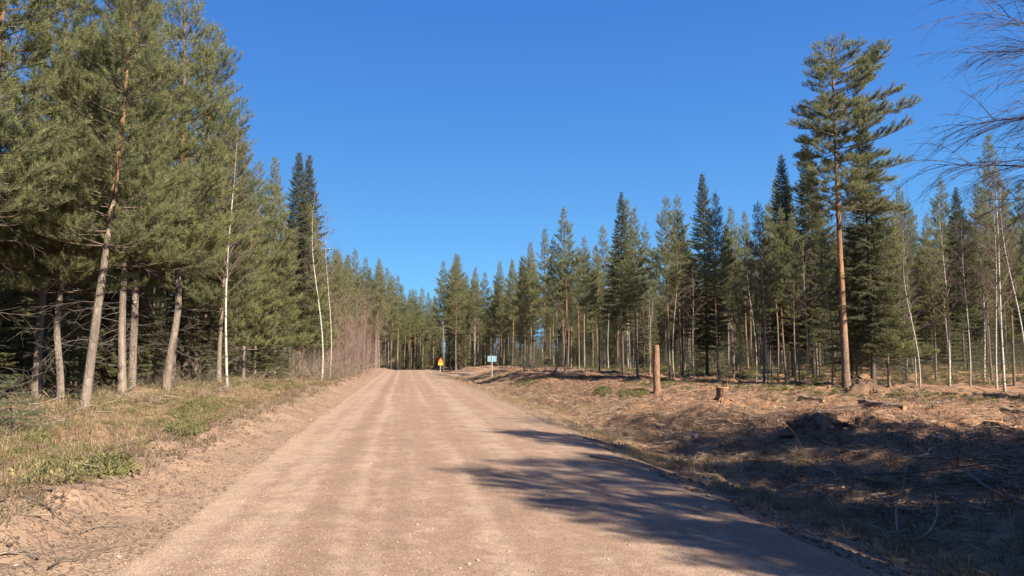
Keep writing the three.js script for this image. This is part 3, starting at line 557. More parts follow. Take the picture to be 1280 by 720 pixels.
// both sides where the road enters the wood
scatter(36, (r) => { const s = 106 + r() * 60; return [s, bend(s) + 4.6 + Math.pow(r(), 1.3) * 26]; }, 1.7, (r) => r() < 0.82 ? [['midA', 'midB', 'midC', 'midD'][Math.floor(r() * 4)], 'pine_tree', 0.88, 1.06, 'pine crowding the road beyond the two road signs', 'pines beyond the road signs'] : ['spruceB', 'spruce_tree', 0.8, 1, 'dark spruce crowding the road beyond the two road signs', 'spruces beyond the road signs']);
scatter(30, (r) => { const s = 124 + r() * 60; return [s, bend(s) - 4.4 - Math.pow(r(), 1.5) * 30]; }, 1.7, (r) => [['midA', 'midB', 'midD'][Math.floor(r() * 3)], 'pine_tree', 0.85, 1.02, 'pine closing the view at the end of the road', 'pines at the end of the road']);
// trees beside and behind the camera that throw the shade on road and clearing
for (const [x, z, p, sc, a] of [[10.6, -5.0, 'nearA', 0.82, 1], [13.5, -3.2, 'spruceC', 1.1, 2], [12.5, 0.8, 'nearB', 0.95, 3], [16.2, -7.6, 'spruceC', 0.7, 4], [19.0, -8.2, 'spruceA', 0.5, 5], [15, 4.4, 'nearC', 1, 0], [17.5, -2.2, 'nearA', 0.9, 2], [22, -12.3, 'spruceC', 0.55, 2], [25.5, -15.8, 'nearB', 0.85, 1], [29.5, -21, 'spruceC', 1, 3], [21, -1, 'nearC', 1, 5], [11.6, -1.6, 'spruceC', 0.95, 1], [14.6, -6, 'nearC', 0.95, 2.5], [9.6, 0.2, 'nearC', 0.9, 2], [7.9, -0.6, 'nearC', 0.66, 4], [20.5, -5.2, 'spruceC', 1, 3], [24, -7, 'nearA', 0.8, 1], [12.3, -6.9, 'spruceC', 0.9, 1], [10.5, -2.9, 'nearB', 0.72, 4], [18.6, -4.8, 'nearB', 0.95, 2], [14, 2, 'spruceC', 1, 3], [11.8, 3.8, 'nearA', 0.78, 5], [16, 0.2, 'spruceC', 1.1, 5]]) {
  plant(p, p[0] === 's' ? 'spruce_tree' : 'pine_tree', [x, groundY(x, z), z], sc, a, p[0] === 's' ? 'spruce beside the clearing opposite the tall pine' : 'pine beside the clearing opposite the tall pine', 'tree', 'trees that shade the clearing');
}
{ const x = 11.6, z = -11.6; plant('birchNear', 'birch_tree', [x, groundY(x, z), z], 1, 0.5, 'bare birch whose dark fine boughs hang into the sky over the clearing', 'tree'); }
// the far wood as one mass
{
  const parts = [];
  for (const proto of ['midC', 'spruceC']) {
    const gs = []; for (const c of T[proto].children) { if (c.name === 'limbs' || c.name === 'dead_branches') continue; const g = c.geometry.clone(); if (c.name === 'crown') { const id = g.index.array, out = []; for (let k = 0; k < id.length; k += 3) if ((k / 3) % 2 === 0) out.push(id[k], id[k + 1], id[k + 2]); g.setIndex(out); } gs.push(g); }
    parts.push(mergeGeometries(gs));
  }
  parts.forEach((g, q) => {
    const N = q ? 860 : 600, im = new THREE.InstancedMesh(g, M.needle, N), r = rng(900 + q), m = new THREE.Matrix4(), e = new THREE.Euler(), Q = new THREE.Quaternion(); let n = 0;
    while (n < N) {
      const side = r(); let s, t;
      if (side < 0.42) { s = 45 + r() * 140; t = forestEdge(s) + 26 + r() * 60; } else if (side < 0.66) { s = 25 + r() * 150; t = -28 - r() * 50; } else { s = 160 + Math.pow(r(), 1.3) * 70; t = (r() - 0.5) * (r() < 0.5 ? 44 : 130); if (s < 172 && Math.abs(t - bend(s)) < 5) continue; }
      { const [x, z] = toXZ(s, t); if (z > -5 || Math.abs(x) > -z * 0.75 + 6) continue; }
      const [x, z] = toXZ(s, t), k = 0.8 + r() * 0.3;
      m.compose(new THREE.Vector3(x, height(s, t) - 0.1, z), Q.setFromEuler(e.set(0, r() * 6.28, 0)), new THREE.Vector3(k, k, k)); im.setMatrixAt(n++, m);
    }
    top(im, 'far_wood', q ? 'far spruces closing the wood as one dark mass' : 'far pines closing the wood as one dark mass', 'wood', null, 'stuff');
  });
}
// thicket of young spruce and dead stems between the trunks, too dense to count
{
  const gs = T.sapling.children.map((c) => c.geometry.clone()), g = mergeGeometries(gs), N = 1500, im = new THREE.InstancedMesh(g, M.needle, N), r = rng(950), m = new THREE.Matrix4(), e = new THREE.Euler(), Q = new THREE.Quaternion(); let n = 0;
  while (n < N) {
    const side = r(); let s, t;
    if (side < 0.5) { s = 32 + r() * 110; t = forestEdge(s) + 9 + Math.pow(r(), 0.8) * 45; } else if (side < 0.8) { s = 14 + r() * 110; t = -15 - Math.pow(r(), 0.8) * 35; } else { s = 125 + r() * 60; t = bend(s) + (r() < 0.4 ? -1 : 1) * (7 + r() * 50); }
    const [x, z] = toXZ(s, t); if (z > -5 || Math.abs(x) > -z * 0.72 + 4) continue;
    const k = 0.5 + r() * r() * 1.3 + (s > 110 ? 0.7 : 0); m.compose(new THREE.Vector3(x, height(s, t) - 0.05, z), Q.setFromEuler(e.set(0, r() * 6.28, 0)), new THREE.Vector3(k, k * 0.95, k)); im.setMatrixAt(n++, m);
  }
  top(im, 'spruce_thicket', 'thicket of young spruce filling the wood between the trunks', 'thicket', null, 'stuff');
}
// dead twiggy undergrowth in the shade of the left stand
{
  const N = 230, im = new THREE.InstancedMesh(T.brushB.children[0].geometry, M.twig, N), r = rng(960), m = new THREE.Matrix4(), e = new THREE.Euler(), Q = new THREE.Quaternion(); let n = 0;
  while (n < N) {
    const s = 11 + r() * 62, t = -10.8 - Math.pow(r(), 1.2) * 18, [x, z] = toXZ(s, t); if (z > -5 || Math.abs(x) > -z * 0.72 + 3) continue;
    const k = 0.4 + r() * 0.6; m.compose(new THREE.Vector3(x, height(s, t) - 0.03, z), Q.setFromEuler(e.set((r() - 0.5) * 0.3, r() * 6.28, (r() - 0.5) * 0.3)), new THREE.Vector3(k, k * (0.7 + 0.7 * r()), k)); im.setMatrixAt(n++, m);
  }
  top(im, 'dead_undergrowth', 'dead twiggy undergrowth between the trunks left of the road', 'undergrowth', null, 'stuff');
}
// brush and saplings
{
  const r = rng(301);
  for (const [px, py, ty] of [[436, 467, 342], [446, 466, 350], [428, 468, 352], [455, 465, 385], [440, 469, 372], [418, 470, 385]]) plantAt('brushA', 'brush', px, py, ty, r() * 6, 'reddish bare brush beside the leaning birch at the verge', 'brush', 'reddish brush at the verge');
  for (let k = 0; k < 16; k++) { const px = 372 + r() * 78, py = 468 + r() * 5; plantAt('brushB', 'dry_bush', px, py, py - 40 - r() * 28, r() * 6, 'pale dry bush at the foot of the left trees by the verge', 'bush', 'dry bushes at the verge'); }
  for (let k = 0; k < 18; k++) { const px = r() * 280, py = 471 + r() * 24 + (280 - px) * 0.03; plantAt('brushB', 'dry_bush', px, py, py - 16 - r() * r() * 55, r() * 6, 'grey tangle of dry stems under the pines by ' + MARKS.find((m) => px < m[0])[1], 'bush', 'dry stems under the left pines'); }
  const sp = hit(16, 540); plant('lowSpruce', 'young_spruce', sp, 1, 0.3, 'low young spruce with fresh green sweeping boughs at the left verge', 'sapling');
  for (const [px, py, k] of [[222, 484, 0.4], [352, 476, 0.6], [330, 474, 0.5], [262, 479, 0.7], [160, 488, 0.35]]) plant('sapling', 'young_spruce', hit(px, py), k, px, 'small young spruce growing under the left trees', 'sapling', 'small spruces under the left trees');
  for (const [px, py, k] of [[660, 462, 1.2], [672, 463, 1.0], [645, 461, 1.1], [905, 474, 0.9], [1192, 477, 1.1], [1130, 478, 0.8], [1076, 478, 0.9], [940, 475, 0.8], [1020, 477, 1], [870, 470, 0.9], [985, 476, 0.7], [1160, 480, 0.6], [1230, 480, 0.9], [745, 463, 0.8]]) plant('sapling', 'young_spruce', hit(px, py), k, px, 'young dark spruce growing between the trunks behind the clearing', 'sapling', 'young spruces behind the clearing');
}

// ---------------------------------------------------------------- signs
{
  const grey = new THREE.MeshStandardMaterial({ color: new THREE.Color().setRGB(0.42, 0.42, 0.40), roughness: 0.5, metalness: 0.3 });
  const p = hit(615, 471.7), o = new THREE.Group();
  const post = new THREE.CylinderGeometry(0.028, 0.028, 1.95, 14); post.translate(0, 0.775, 0);
  child(o, 'post', post, grey);
  const sh = new THREE.Shape(), w = 0.36, h = 0.235, q = 0.04; sh.moveTo(-w + q, -h); sh.lineTo(w - q, -h); sh.quadraticCurveTo(w, -h, w, -h + q); sh.lineTo(w, h - q); sh.quadraticCurveTo(w, h, w - q, h); sh.lineTo(-w + q, h); sh.quadraticCurveTo(-w, h, -w, h - q); sh.lineTo(-w, -h + q); sh.quadraticCurveTo(-w, -h, -w + q, -h);
  const pl = new THREE.ExtrudeGeometry(sh, { depth: 0.012, bevelEnabled: true, bevelSize: 0.006, bevelThickness: 0.004, bevelSegments: 2 }); pl.translate(0, 1.5, -0.052);
  const panel = child(o, 'panel', pl, new THREE.MeshStandardMaterial({ color: new THREE.Color().setRGB(0.13, 0.235, 0.285), roughness: 0.5 }));
  for (const y of [1.38, 1.62]) { const b = new THREE.BoxGeometry(0.12, 0.035, 0.03); b.translate(0, y, -0.024); child(panel, 'bracket', b, grey); }
  o.position.set(...p); o.rotation.y = 0.05; top(o, 'road_sign', 'pale blue rectangular sign on a single grey post by the side track', 'sign');

  const [wx, wz] = toXZ(100, 4.1), p2 = [wx, groundY(wx, wz), wz], k = new THREE.Group();
  const post2 = new THREE.CylinderGeometry(0.03, 0.03, 2.0, 14); post2.translate(0, 0.85, -0.045); child(k, 'post', post2, grey);
  const triShape = (a, rr) => { const s = new THREE.Shape(), v = [[0, a * 0.577], [-a / 2, -a * 0.289], [a / 2, -a * 0.289]]; v.forEach((c, i) => { const d = v[(i + 1) % 3], e = v[(i + 2) % 3], l = Math.hypot(d[0] - c[0], d[1] - c[1]), m = Math.hypot(e[0] - c[0], e[1] - c[1]), f = v[(i + 2) % 3]; const inA = [c[0] + (f[0] - c[0]) / m * rr, c[1] + (f[1] - c[1]) / m * rr], outA = [c[0] + (d[0] - c[0]) / l * rr, c[1] + (d[1] - c[1]) / l * rr]; if (!i) s.moveTo(...inA); else s.lineTo(...inA); s.quadraticCurveTo(c[0], c[1], outA[0], outA[1]); }); s.closePath(); return s; };
  const red = new THREE.MeshStandardMaterial({ color: new THREE.Color().setRGB(0.50, 0.08, 0.012), roughness: 0.5 }), yel = new THREE.MeshStandardMaterial({ color: new THREE.Color().setRGB(0.52, 0.23, 0.014), roughness: 0.5 });
  const t1 = new THREE.ExtrudeGeometry(triShape(0.74, 0.1), { depth: 0.012, bevelEnabled: false }); t1.translate(0, 1.52, 0); const bd = child(k, 'border', t1, red);
  const t2 = new THREE.ExtrudeGeometry(triShape(0.46, 0.05), { depth: 0.004, bevelEnabled: false }); t2.translate(0, 1.515, 0.013); child(bd, 'warning_face', t2, yel);
  const t3 = new THREE.BoxGeometry(0.6, 0.32, 0.014); t3.translate(0, 1.11, 0); const pt = child(k, 'plate', t3, yel);
  const t4 = new THREE.BoxGeometry(0.54, 0.26, 0.004); t4.translate(0, 1.11, 0.010); child(pt, 'plate_face', t4, new THREE.MeshStandardMaterial({ color: new THREE.Color().setRGB(0.55, 0.36, 0.04), roughness: 0.5 }));
  k.position.set(...p2); k.rotation.y = 0.12; top(k, 'warning_sign', 'orange and yellow warning sign on a thin post where the road enters the wood', 'sign');
}

// ---------------------------------------------------------------- stumps, logs, mound
{
  const woodC = [0.55, 0.30, 0.13], barkC = [0.27, 0.15, 0.09];
  // tall cut trunk left standing
  { const p = hit(821, 490), o = new THREE.Group(), g = new Geo(), pts = [], rad = []; for (let k = 0; k <= 10; k++) { pts.push([0.02 * Math.sin(k), -0.2 + 2.15 * k / 10, 0]); rad.push(0.16 - 0.035 * k / 10 + 0.05 * Math.exp(-k * 1.1)); }
    g.tube(pts, rad, 16, (k, w) => mix3([0.30, 0.165, 0.105], [0.47, 0.27, 0.17], hash2(k, Math.floor(w * 3))), false, 0.10, 4); child(o, 'trunk', g.build(), M.bark);
    const c = new Geo(); c.tube([[0, 1.94, 0], [0, 1.955, 0]], [0.122, 0.119], 16, woodC, woodC); child(o, 'cut_face', c.build(), M.wood);
    o.position.set(...p); o.rotation.y = 1; top(o, 'standing_log', 'reddish limbless trunk cut off at head height in the clearing', 'log'); }
  const stump = (px, py, h, rr, seed, label, splint) => {
    const p = hit(px, py), o = new THREE.Group(), g = new Geo(), r = rng(seed), pts = [], rad = []; const K = 7;
    for (let k = 0; k <= K; k++) { pts.push([0, -0.15 + (h + 0.15) * k / K, 0]); rad.push(rr * (0.9 + 0.55 * Math.exp(-k * 0.55))); }
    g.tube(pts, rad, 18, (k, w) => { const q = noise(w * 2 + seed, k * 0.6); return q > -0.05 ? mix3([0.52, 0.27, 0.12], [0.42, 0.2, 0.09], r()) : mix3(barkC, [0.2, 0.12, 0.08], r()); }, false, 0.22, seed); child(o, 'stump_body', g.build(), M.bark);
    const c = new Geo(); c.tube([[0, h - 0.02, 0], [0, h + 0.006, 0]], [rr * 0.9, rr * 0.86], 18, (k, w) => mix3(woodC, [0.45, 0.24, 0.11], r()), woodC, 0.2, seed); child(o, 'cut_face', c.build(), M.wood);
    const s = new Geo(); for (let k = 0; k < 7; k++) { const a = r() * 6.28; limb(s, [Math.cos(a) * rr * 0.7, h - 0.03, Math.sin(a) * rr * 0.7], norm([(r() - 0.2) * 1.2, 0.7 + r(), (r() - 0.5)]), 0.06 + splint * r(), 0.012, 0, 0.1, r, [0.55, 0.34, 0.18], 4, 2); } child(o, 'splinters', s.build(), M.wood);
    for (let k = 0; k < 6; k++) { const a = k + r(), ro = new Geo(); limb(ro, [Math.cos(a) * rr * 0.8, 0.10, Math.sin(a) * rr * 0.8], norm([Math.cos(a), -0.35, Math.sin(a)]), rr * 1.6, rr * 0.28, -0.3, 0.2, r, mix3(barkC, woodC, 0.35), 6, 3); child(o, 'root', ro.build(), M.bark); }
    o.position.set(...p); return top(o, 'tree_stump', label, 'stump');
  };
  stump(904, 502, 0.44, 0.20, 51, 'orange freshly cut stump with a splinter on top, behind the cut trunk', 0.3);
  stump(1038, 531, 0.28, 0.17, 52, 'low stump with one bright orange side on a hump of soil', 0.1);
  stump(1243, 536, 0.16, 0.2, 53, 'low dark stump lying at the end of the clearing', 0.1);
  stump(846, 492, 0.16, 0.09, 54, 'small pale stump just beside the tall cut trunk', 0.05);
  stump(1072, 532, 0.16, 0.05, 55, 'thin sapling stump beside the stump with the orange side', 0.04);
  stump(1036, 486, 0.12, 0.11, 56, 'pale low stump between the mound and the stump with the splinter', 0.04);
  const mound = (px, py, R, h, seed, label) => {
    const p = hit(px, py), g = new Geo(), N = 56, K = 22, id = [];
    for (let k = 0; k <= K; k++) for (let j = 0; j <= N; j++) {
      const w = j % N / N * 6.283, f = k / K, x = Math.cos(w), z = Math.sin(w), q = R * f * (1 + 0.25 * noise(x * 1.5 + seed, z * 1.5)), y = h * Math.pow(1 - f, 1.25) * (1 + 0.35 * noise(x * f * 3 + seed, z * f * 3)) + 0.36 * h * fbm(x * f * 7 + seed, z * f * 7, 4) * (1 - f * 0.6) - 0.22 * f * f;
      const n = fbm(x * f * 5, z * f * 5 + seed, 3); id.push(g.vert([x * q, y, z * q], [0, 1, 0], mix3([0.19, 0.115, 0.072], [0.33, 0.20, 0.12], clamp(0.5 + n * 2.2)), x * q / 1.2, z * q / 1.2));
    }
    for (let k = 0; k < K; k++) for (let j = 0; j < N; j++) { const a = k * (N + 1) + j; g.i.push(a, a + 1, a + N + 1, a + 1, a + N + 2, a + N + 1); }
    const geo = g.build(); geo.computeVertexNormals(); const m = new THREE.Mesh(geo, M.soil); m.position.set(...p); return top(m, 'earth_mound', label, 'mound');
  };
  const md = mound(1082, 494, 1.45, 0.66, 3.3, 'brown earth mound at the foot of the tall orange pine');
  mound(1022, 530, 0.75, 0.25, 8.1, 'dark hump of soil round the stump with the orange side');
  { const o = new THREE.Group(), g = new Geo(); g.tube([[-0.12, 0, 0], [0, 0.06, 0], [0.16, 0.11, 0.02]], [0.22, 0.26, 0.2], 14, (k, w) => mix3([0.35, 0.19, 0.10], [0.5, 0.28, 0.14], hash2(k, Math.floor(w * 4))), true, 0.3, 2); child(o, 'wood', g.build(), M.bark);
    const r = rng(61); for (let k = 0; k < 12; k++) { const a = r() * 6.28, s = new Geo(); limb(s, [Math.cos(a) * 0.15, 0.02, Math.sin(a) * 0.15], norm([Math.cos(a), -0.2 + r() * 0.5, Math.sin(a)]), 0.3 + 0.35 * r(), 0.03, -0.5, 0.4, r, [0.30, 0.18, 0.11], 5, 4); child(o, 'root', s.build(), M.bark); }
    o.position.copy(md.position); o.position.y += 0.56; top(o, 'uprooted_stump', 'orange brown uprooted stump lying on top of the earth mound', 'stump'); }
  const log = (a, b, r0, col, label, cat = 'log') => {
    const p = hit(...a), q = hit(...b), g = new Geo(), pts = [], rad = [], o = new THREE.Group();
    for (let k = 0; k <= 8; k++) { const f = k / 8; pts.push([(q[0] - p[0]) * f, (q[1] - p[1]) * f + r0 * 0.75 + 0.02 * Math.sin(k * 2), (q[2] - p[2]) * f + 0.05 * Math.sin(f * 3)]); rad.push(r0 * (1 - 0.3 * f)); }
    g.tube(pts.slice().reverse(), rad.slice().reverse(), 12, col, false, 0.12, a[0]); child(o, 'trunk', g.build(), M.bark);
    const c = new Geo(); for (const [e, d] of [[0, 1], [8, 7]]) { const v = norm([pts[e][0] - pts[d][0], pts[e][1] - pts[d][1], pts[e][2] - pts[d][2]]); c.tube([addS(pts[e], v, -0.01), addS(pts[e], v, 0.006)], [rad[e] * 0.97, rad[e] * 0.95], 12, woodC, woodC); } child(o, 'cut_ends', c.build(), M.wood);
    o.position.set(...p); top(o, 'fallen_log', label, cat);
  };
  log([1076, 505], [1131, 513], 0.08, [0.34, 0.22, 0.145], 'brown log lying in front of the earth mound');
  log([1252, 514], [1300, 520], 0.07, [0.45, 0.33, 0.22], 'pale log lying by the dark shade at the end of the clearing');
  log([1001, 499], [1030, 503], 0.07, [0.5, 0.33, 0.19], 'short pale log lying between the two orange stumps');
  log([1140, 536], [1168, 529], 0.05, [0.5, 0.34, 0.2], 'short pale stick of timber on the lit strip of the clearing');
  log([1163, 547], [1180, 552], 0.04, [0.5, 0.34, 0.2], 'thin split piece of timber at the edge of the deep shade');
}

// ---------------------------------------------------------------- dead branches, one by one
{
  const r = rng(404);
  const branch = (path, rad, col, lift, twigs, label, group) => {
    const base = hit(...path[0]), g = new Geo(), pts = path.map((q, k) => { const p = hit(q[0], q[1]); return [p[0] - base[0], p[1] - base[1] + rad * 0.6 + (q[2] ?? lift), p[2] - base[2]]; });
    const cur = new THREE.CatmullRomCurve3(pts.map((q) => new THREE.Vector3(...q))).getPoints(pts.length * 5).map((v) => [v.x, v.y, v.z]);
    g.tube(cur, cur.map((_, k) => rad * (1 - 0.75 * k / cur.length)), 6, col, true, 0.15, path[0][0]);
    const o = new THREE.Group(); child(o, 'stem', g.build(), M.twig);
    for (let k = 0; k < twigs; k++) { const s = new Geo(), f = 0.2 + 0.75 * r(), [q, v] = onPath(cur, f); limb(s, q, norm([v[0] + (r() - 0.5) * 1.6, v[1] + r() * 0.8, v[2] + (r() - 0.5) * 1.6]), 0.15 + 0.45 * r(), rad * 0.45 * (1 - f * 0.6), -0.2, 0.4, r, col, 4, 4); child(o, 'twig', s.build(), M.twig); }
    o.position.set(...base); return top(o, 'dead_branch', label, 'branch', group);
  };
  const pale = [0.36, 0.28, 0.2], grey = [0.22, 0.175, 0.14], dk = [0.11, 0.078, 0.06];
  branch([[1086, 660], [1112, 670], [1140, 676]], 0.018, pale, 0.03, 3, 'pale forked dead branch in the grass at the ditch edge');
  branch([[1146, 678], [1160, 674, 0.06], [1172, 660, 0.14], [1170, 640, 0.22]], 0.016, pale, 0.03, 2, 'pale crooked dead branch curling up from the ditch grass');
  branch([[1122, 672], [1121, 655, 0.18], [1128, 640, 0.28]], 0.013, pale, 0.04, 2, 'thin pale dead twig standing upright in the ditch grass');
  branch([[1210, 600], [1240, 618, 0.05], [1282, 642]], 0.022, grey, 0.08, 2, 'long straight grey branch lying across the deep shade', 'long branches in the deep shade');
  branch([[1214, 596], [1250, 606, 0.05], [1290, 622]], 0.018, grey, 0.10, 3, 'long straight grey branch lying across the deep shade', 'long branches in the deep shade');
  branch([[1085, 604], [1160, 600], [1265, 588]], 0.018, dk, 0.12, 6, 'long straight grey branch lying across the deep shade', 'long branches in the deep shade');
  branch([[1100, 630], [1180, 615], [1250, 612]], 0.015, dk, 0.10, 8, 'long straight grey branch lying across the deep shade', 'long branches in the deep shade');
  branch([[35, 628], [62, 640], [88, 660]], 0.009, dk, 0.03, 8, 'dark twiggy branch lying on the left verge beside the moss patch');
  branch([[100, 668], [135, 660], [165, 664]], 0.007, grey, 0.02, 6, 'thin grey branch lying on the dirt of the left verge');
  branch([[60, 715], [82, 704], [110, 706]], 0.008, dk, 0.03, 9, 'dark clump of twigs at the dirt edge of the road');
  branch([[738, 571], [772, 578], [816, 588]], 0.014, dk, 0.005, 1, 'dark thin stick lying along the right road edge');
  for (let k = 0; k < 34; k++) { const px = 800 + r() * 470, py = 505 + r() * 60, l = 14 + r() * 26, a = r() * 6.28; branch([[px, py], [px + Math.cos(a) * l * 0.5, py + Math.sin(a) * l * 0.1, 0.05], [px + Math.cos(a) * l, py + Math.sin(a) * l * 0.2]], 0.006 + r() * 0.009, [grey, [0.28, 0.19, 0.12], [0.38, 0.25, 0.15]][k % 3], 0.03, 2, 'broken branch left lying on the felled clearing', 'felling waste branches'); }
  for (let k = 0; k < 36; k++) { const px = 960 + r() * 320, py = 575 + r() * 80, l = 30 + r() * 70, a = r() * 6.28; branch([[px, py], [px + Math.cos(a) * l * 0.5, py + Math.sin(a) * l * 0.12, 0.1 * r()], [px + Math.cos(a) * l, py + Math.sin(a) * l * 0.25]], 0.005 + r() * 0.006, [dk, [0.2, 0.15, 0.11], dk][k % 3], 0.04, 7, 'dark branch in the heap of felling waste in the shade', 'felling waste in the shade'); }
  for (let k = 0; k < 22; k++) { const px = r() * 300, py = 560 + r() * 140, l = 16 + r() * 40, a = r() * 6.28; if (px > 60 + (720 - py) * 1.3) continue; branch([[px, py], [px + Math.cos(a) * l * 0.5, py + Math.sin(a) * l * 0.2, 0.02], [px + Math.cos(a) * l, py + Math.sin(a) * l * 0.35]], 0.005 + r() * 0.006, [dk, grey, pale][k % 3], 0.01, 4, 'small dry twig lying on the left verge', 'small twigs on the left verge'); }
}

// ---------------------------------------------------------------- stones
const stoneGeo = [0, 1, 2].map((q) => { const g = new THREE.IcosahedronGeometry(1, 2), p = g.attributes.position, c = []; for (let k = 0; k < p.count; k++) { const x = p.getX(k), y = p.getY(k), z = p.getZ(k), n = 1 + 0.28 * noise(x * 1.3 + q * 7, y * 1.3 + z * 1.7) + 0.12 * noise(x * 3 + z, y * 3 + q); p.setXYZ(k, x * n, y * n * 0.7, z * n * 0.85); c.push(0.36, 0.29, 0.24); } g.setAttribute('color', new THREE.Float32BufferAttribute(c, 3)); g.computeVertexNormals(); return g; });
{
  const r = rng(515);
  for (const [px, py, w] of [[683, 621, 5], [739, 628, 4], [586, 706, 6], [597, 701, 5], [575, 711, 4], [521, 656, 4], [694, 577, 4], [870, 547, 10], [882, 636, 8], [463, 580, 3], [760, 700, 4], [1290 / 2, 596, 3], [497, 678, 3], [885, 620, 5], [155, 582, 5], [148, 697, 6], [20, 708, 6]]) {
    const p = hit(px, py), d = Math.hypot(p[0], p[2]), m = new THREE.Mesh(stoneGeo[Math.floor(r() * 3)], M.stone), k = w * d / F / 2;
    m.scale.setScalar(k); m.position.set(p[0], p[1] + k * 0.25, p[2]); m.rotation.y = r() * 6; top(m, 'stone', py > 530 && px < 760 && px > 300 ? 'loose fist sized or smaller stone lying on the gravel road' : 'grey brown stone lying on the verge', 'stone', 'loose stones');
  }
}

// ---------------------------------------------------------------- stuff: gravel, grass, moss, litter
const dummy = new THREE.Object3D();
function instances(name, geo, mat, list, label, category) {
  const im = new THREE.InstancedMesh(geo, mat, list.length), col = new THREE.Color();
  list.forEach((q, k) => { dummy.position.set(q.x, q.y, q.z); dummy.rotation.set(q.rx ?? 0, q.ry ?? 0, q.rz ?? 0, 'YXZ'); if (Array.isArray(q.k)) dummy.scale.set(...q.k); else dummy.scale.setScalar(q.k); dummy.updateMatrix(); im.setMatrixAt(k, dummy.matrix); im.setColorAt(k, col.setRGB(...q.c)); });
  return top(im, name, label, category, null, 'stuff');
}
function tuft(seed, blades, h, spread, w, lean) {
  const r = rng(seed), g = new Geo();
  for (let k = 0; k < blades; k++) {
    const a = r() * 6.28, d = r() * spread, x = Math.cos(a) * d, z = Math.sin(a) * d, b = r() * 6.28, L = h * (0.5 + 0.7 * r()), le = lean * (0.3 + r()), dx = Math.cos(b), dz = Math.sin(b), q = [-dz * w / 2, 0, dx * w / 2], t = 0.7 + 0.6 * r(), c = [t, t * (0.94 + 0.1 * r()), t * (0.85 + 0.2 * r())];
    const p0 = [x, -0.02, z], p1 = [x + dx * L * le * 0.35, L * 0.6, z + dz * L * le * 0.35], p2 = [x + dx * L * le, L * (1 - 0.35 * le), z + dz * L * le];
    g.tri(addS(p0, q, 1), addS(p0, q, -1), addS(p1, q, 0.8), c); g.tri(addS(p0, q, -1), addS(p1, q, -0.8), addS(p1, q, 0.8), c); g.tri(addS(p1, q, 0.8), addS(p1, q, -0.8), p2, c);
  }
  return g.build();
}
function sprig(seed, stems, h, spread, leaf) {
  const r = rng(seed), g = new Geo();
  for (let k = 0; k < stems; k++) {
    const a = r() * 6.28, d = r() * spread, p = [Math.cos(a) * d, -0.02, Math.sin(a) * d], v = norm([(r() - 0.5) * 0.9, 1, (r() - 0.5) * 0.9]), L = h * (0.5 + 0.7 * r());
    g.tube([p, addS(p, v, L)], [0.0022, 0.001], 3, [0.55, 0.42, 0.3]);
    for (let j = 0; j < 11; j++) { const b = r() * 6.28, nd = norm([v[0] * 0.6 + Math.cos(b) * 0.8, 0.5 + r() * 0.3, v[2] * 0.6 + Math.sin(b) * 0.8]), t = 0.65 + 0.7 * r(); needle(g, addS(p, v, L * (0.2 + 0.8 * j / 11)), nd, leaf * (0.7 + 0.6 * r()), leaf * 0.5, [t, t, t], r); }
  }
  return g.build();
}
